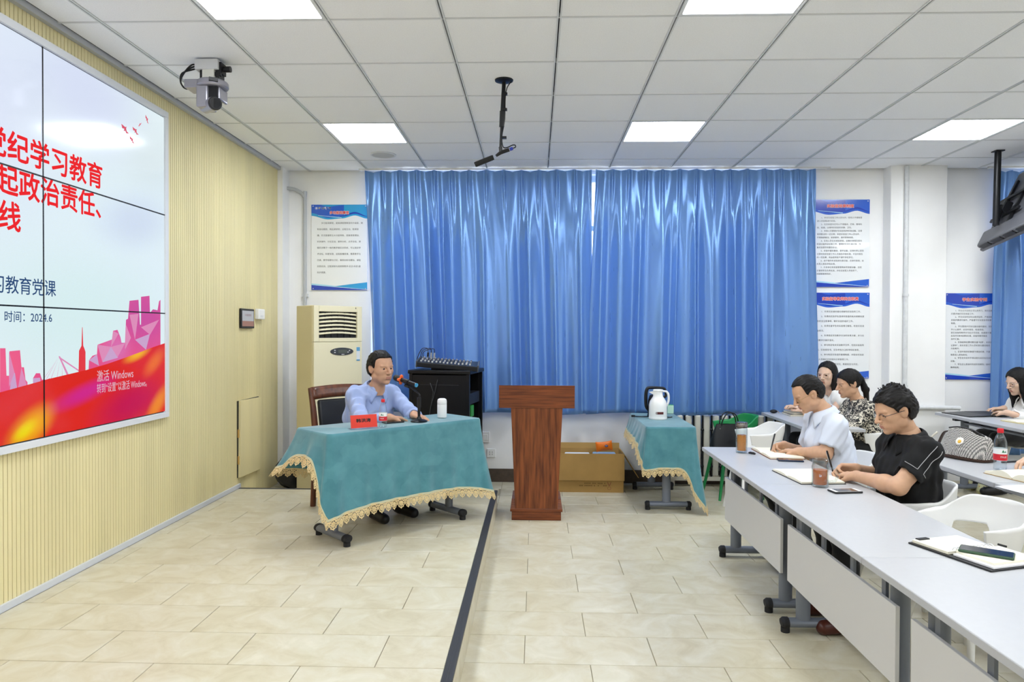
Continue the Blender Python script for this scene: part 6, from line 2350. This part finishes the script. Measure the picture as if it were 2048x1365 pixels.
def local(loc, face, p):
    return Matrix.Rotation(-face, 3, 'Z') @ (Vector(p) - Vector(loc))


def ldir(face, a, b):
    return Matrix.Rotation(-face, 3, 'Z') @ (Vector(b) - Vector(a))


# ---- speaker on the stage
SP, SF = (-1.335, 5.365, ZS), FA
wR, wL = atz(779, 836, ZT + .032), atz(828, 830, ZT + .034)
fR, fL = atz(815, 838, ZT + .012), atz(853, 840, ZT + .012)
hw = aty(762, 737, 5.22)
hl = local(SP, SF, hw)
PS = dict(skin=SK_A, shirt=cloth_mat('shirt_blue', '#a3b4de'), trousers=cloth_mat('trousers_dark', '#23252c'), sleeve='long', cuff=.03,
          neck_at=(hl.x - .075, hl.y - .005, hl.z - .155), head_at=tuple(hl), hrot=(.04, .06, .02), facew=1.05, hair='short', hairline=.088, temple=.5, hairth=.011,
          wL=tuple(local(SP, SF, wL)), wR=tuple(local(SP, SF, wR)), eL=(-.1, .8, -.7), eR=(-.35, -.55, -.8), seed=3, crease=.005, bulk=.97, sw=.16,
          hands=dict(L=dict(fd=ldir(SF, wL, fL), curl=(14, 22, 18), spread=.5), R=dict(fd=ldir(SF, wR, fR), curl=(18, 26, 18), spread=.4)), gaze=(0, .05), arm=(.29, .25))
person('man in a light blue long-sleeved shirt speaking at the stage table', SP, SF, PS)

# ---- two men in the front row
M1, F1 = (1.935, 4.55, 0), PI
hw = atx(1615, 788, 1.745)
hl = local(M1, F1, hw)
wL, fL = atz(1598, 904, ZD + .036), atz(1560, 901, ZD + .026)
wR, fR = atz(1568, 891, ZD + .045), atz(1541, 896, ZD + .035)
PM1 = dict(skin=SK_B, shirt=cloth_mat('shirt_pale', '#d9e0ee'), trousers=cloth_mat('trousers_black', '#17181b'), sleeve='short', slen=.72,
           neck_at=(hl.x - .10, hl.y, hl.z - .125), head_at=tuple(hl), hrot=(.0, .52, 0), hair='short', hairline=.098, temple=1.0, hairth=.008, hscale=.92,
           wL=tuple(local(M1, F1, wL)), wR=tuple(local(M1, F1, wR)), xeL=tuple(local(M1, F1, atz(1650, 909, ZD + .045))), eR=(-.5, -.6, -.8), seed=6, crease=.0045,
           hands=dict(L=dict(fd=ldir(F1, wL, fL), curl=(20, 24, 18), spread=.4), R=dict(fd=ldir(F1, wR, fR), curl=(48, 52, 30), pn=(.1, .75, -.7), thumb=(.45, .7))),
           glasses=(mat('gold_wire', '#b59a62', .3, metal=.8), .0011, True), lens=(.022, .016), lid=.6, gaze=(0, .4), glz=-.006, shin=-.16)
person('man in a pale short-sleeved shirt and thin glasses writing in a brown notebook', M1, F1, PM1)
# his pen
pa = atz(1541, 903, ZD + .018)
pb = aty(1550, 868, pa.y - .02)
t = thing('pen', 'black and silver pen held by the man in the pale shirt', 'pen', pa)
d = pb - pa
MB().tube([Vector((0, 0, 0)), d * .06, d * .12, d * .55, d * .57, d], [.0008, .0025, .0042, .0048, .0052, .005], 10).build('barrel', mat('pen_grey', '#4a4b50', .3, metal=.4), t, smooth='auto')
MB().tube([d * .62 + Vector((-.006, 0, 0)), d * .97 + Vector((-.0062, 0, 0))], .0014, 6).build('clip', M_alu, t)

M2, F2 = (1.945, 3.70, 0), PI
hw = atx(1788, 822, 1.835)
hl = local(M2, F2, hw)
wL, fL = atz(1713, 953, ZD + .042), atz(1676, 946, ZD + .03)
wR, fR = atz(1712, 938, ZD + .052), atz(1672, 937, ZD + .05)
PM2 = dict(skin=SK_B, shirt=mat('polo_black', '#0b0b0d', .85, bump=.12, bscale=500), trousers=cloth_mat('trousers_black', '#17181b'), sleeve='short', slen=.66, bulk=1.04,
           neck_at=(hl.x - .075, hl.y, hl.z - .135), head_at=tuple(hl), hrot=(.06, .34, 0), hair='short', hairline=.078, hairth=.016, spiky=True, hscale=.92,
           wL=tuple(local(M2, F2, wL)), wR=tuple(local(M2, F2, wR)), xeL=tuple(local(M2, F2, atz(1797, 974, ZD + .045))), eR=(-.5, -.7, -.7), seed=8, crease=.004,
           hands=dict(L=dict(fd=ldir(F2, wL, fL), curl=(50, 60, 35), pn=(.1, -.8, -.5), thumb=(.5, .4)), R=dict(fd=ldir(F2, wR, fR), curl=(45, 55, 30), pn=(.1, .7, -.6), thumb=(.5, .5))),
           glasses=(mat('black_frame', '#16161a', .3), .0015, False), lens=(.025, .016), lid=.6, gaze=(0, .4), glz=-.004, shoes=mat('shoe_brown', '#4a1f14', .35), shin=-.02)
pm2 = person('man in a black polo shirt and half-rim glasses sitting at the black notebook', M2, F2, PM2)
# pale stitching on the near sleeve of the polo shirt, laid on the cloth
from mathutils.bvhtree import BVHTree
so = PM2['shirt_obj'].data
bvh = BVHTree.FromPolygons([v.co for v in so.vertices], [tuple(p_.vertices) for p_ in so.polygons])
S_, E, W = PM2['arms']['L']
ua = (E - S_).normalized()
side_ = (Vector((0, 1, 0)) - ua * ua.y).normalized()
fr_ = ua.cross(side_)
M_st = mat('stitch_grey', '#b4b4b6', .7)
def on_sleeve(k, a):
    c = S_.lerp(E, k)
    d = side_ * math.cos(a) + fr_ * math.sin(a)
    h = bvh.ray_cast(c + d * .16, -d, .16)
    return (h[0] + d * .001) if h[0] is not None else c + d * .06
for a in (-.25, .3):
    MB().tube([on_sleeve(-.15 + .67 * q / 14, a) for q in range(15)], .0015, 6).build('stitching', M_st, pm2, smooth=True)
MB().tube([on_sleeve(.52, .3 + .12 * q) for q in range(9)], .0015, 6).build('stitching', M_st, pm2, smooth=True)
MB().tube([on_sleeve(.52, -.25 - .12 * q) for q in range(5)], .0015, 6).build('stitching', M_st, pm2, smooth=True)
pa = atz(1663, 934, ZD + .05)
pb = aty(1654, 903, pa.y - .01)
t = thing('pen', 'black pen standing up in the clasped hands of the man in black', 'pen', pa)
d = pb - pa
MB().tube([d * -.5, d * -.4, d * .9, d], [.001, .0045, .005, .003], 10).build('barrel', M_black, t, smooth='auto')
MB().tube([d * .3 + Vector((-.0065, 0, 0)), d * .95 + Vector((-.0065, 0, 0))], .0013, 6).build('clip', M_alu, t)

# ---- two women at the second row by the curtain
WB, FB = (2.86, 6.17, 0), PI
hw = atx(1697, 768, 2.69)
hl = local(WB, FB, hw)
PWB = dict(female=True, skin=SK_B, shirt=floral(), trousers=MATS['trousers_black'], sleeve='long', cuff=.02, collar=False, vneck=.0, hair='pony', hairth=.011,
           neck_at=(hl.x - .085, hl.y, hl.z - .15), head_at=tuple(hl), hrot=(.05, .22, 0), wL=(.42, .10, .79), wR=(.42, -.08, .79), eL=(-.3, .7, -.8), eR=(-.3, -.7, -.8), seed=12, bulk=1.03,
           lid=.6, gaze=(0, .3), facew=.97, hscale=.97, neck=.88)
person('woman in a black and white floral blouse with a ponytail', WB, FB, PWB)
WA, FA2 = (2.88, 6.72, 0), PI
hw = atx(1654, 750, 2.72)
hl = local(WA, FA2, hw)
PWA = dict(female=True, skin=SK_C, shirt=cloth_mat('top_white', '#eeece6'), trousers=MATS['trousers_black'], sleeve='none', collar=False, vneck=.04, hair='bob', hairth=.012,
           neck_at=(hl.x - .06, hl.y, hl.z - .165), head_at=tuple(hl), hrot=(.75, .08, 0), wL=(.40, .10, .79), wR=(.40, -.10, .79), eL=(-.3, .7, -.8), eR=(-.3, -.7, -.8), seed=14, bulk=.95,
           glasses=(mat('clear_wire', '#c7c9cf', .25, metal=.7), .001, True), lens=(.023, .021), facew=.97, hscale=.95, neck=.85)
person('woman in a white sleeveless top with shoulder-length hair and round glasses', WA, FA2, PWA)

# ---- woman with the laptop in the row by the pillar
WC, FC = (4.55, 6.60, TIER), PI
hw = atx(2036, 764, 4.40)
hl = local(WC, FC, hw)
wL, fL = atz(2014, 826, Z3 + .045), atz(1982, 824, Z3 + .035)
wR, fR = atz(2008, 817, Z3 + .045), atz(1975, 818, Z3 + .035)
PWC = dict(female=True, skin=SK_C, shirt=cloth_mat('blouse_white', '#f0eeea'), trousers=MATS['trousers_black'], sleeve='long', cuff=.05, collar=True, vneck=-.02, hair='long', hairth=.013,
           neck_at=(hl.x - .09, hl.y, hl.z - .145), head_at=tuple(hl), hrot=(.1, .3, 0), wL=tuple(local(WC, FC, wL)), wR=tuple(local(WC, FC, wR)), eL=(-.4, .8, -.6), eR=(-.4, -.8, -.6), seed=16,
           hands=dict(L=dict(fd=ldir(FC, wL, fL), curl=(15, 25, 20)), R=dict(fd=ldir(FC, wR, fR), curl=(15, 25, 20))),
           glasses=(MATS['clear_wire'], .0013, True), lens=(.024, .022), lid=.5, facew=.96, hscale=.96, neck=.85, arm=(.27, .25))
person('woman with long black hair in a white blouse typing on a laptop', WC, FC, PWC)

# ---- person at the second row whose hand rests by the cream notebook
WD, FD = (3.09, 3.55, 0), PI
wR = atz(2084, 916, Z2 + .10)
PWD = dict(female=True, skin=SK_C, shirt=cloth_mat('shirt_grey', '#9aa0a8'), trousers=MATS['trousers_black'], sleeve='short', collar=True, hair='short', hairline=.085, hairth=.015,
           neck_at=(.10, 0, 1.0), head_at=(.16, 0, 1.15), hrot=(0, .3, 0), wL=(.42, .12, .79), wR=tuple(local(WD, FD, wR)), eL=(-.3, .7, -.8), eR=(-.3, -.7, -.8), seed=18, shin=-.3,
           hands=dict(R=dict(fd=(.85, -.1, -.15), curl=(25, 30, 20))))
person('person in a grey short-sleeved shirt with one hand by the cream notebook', WD, FD, PWD)
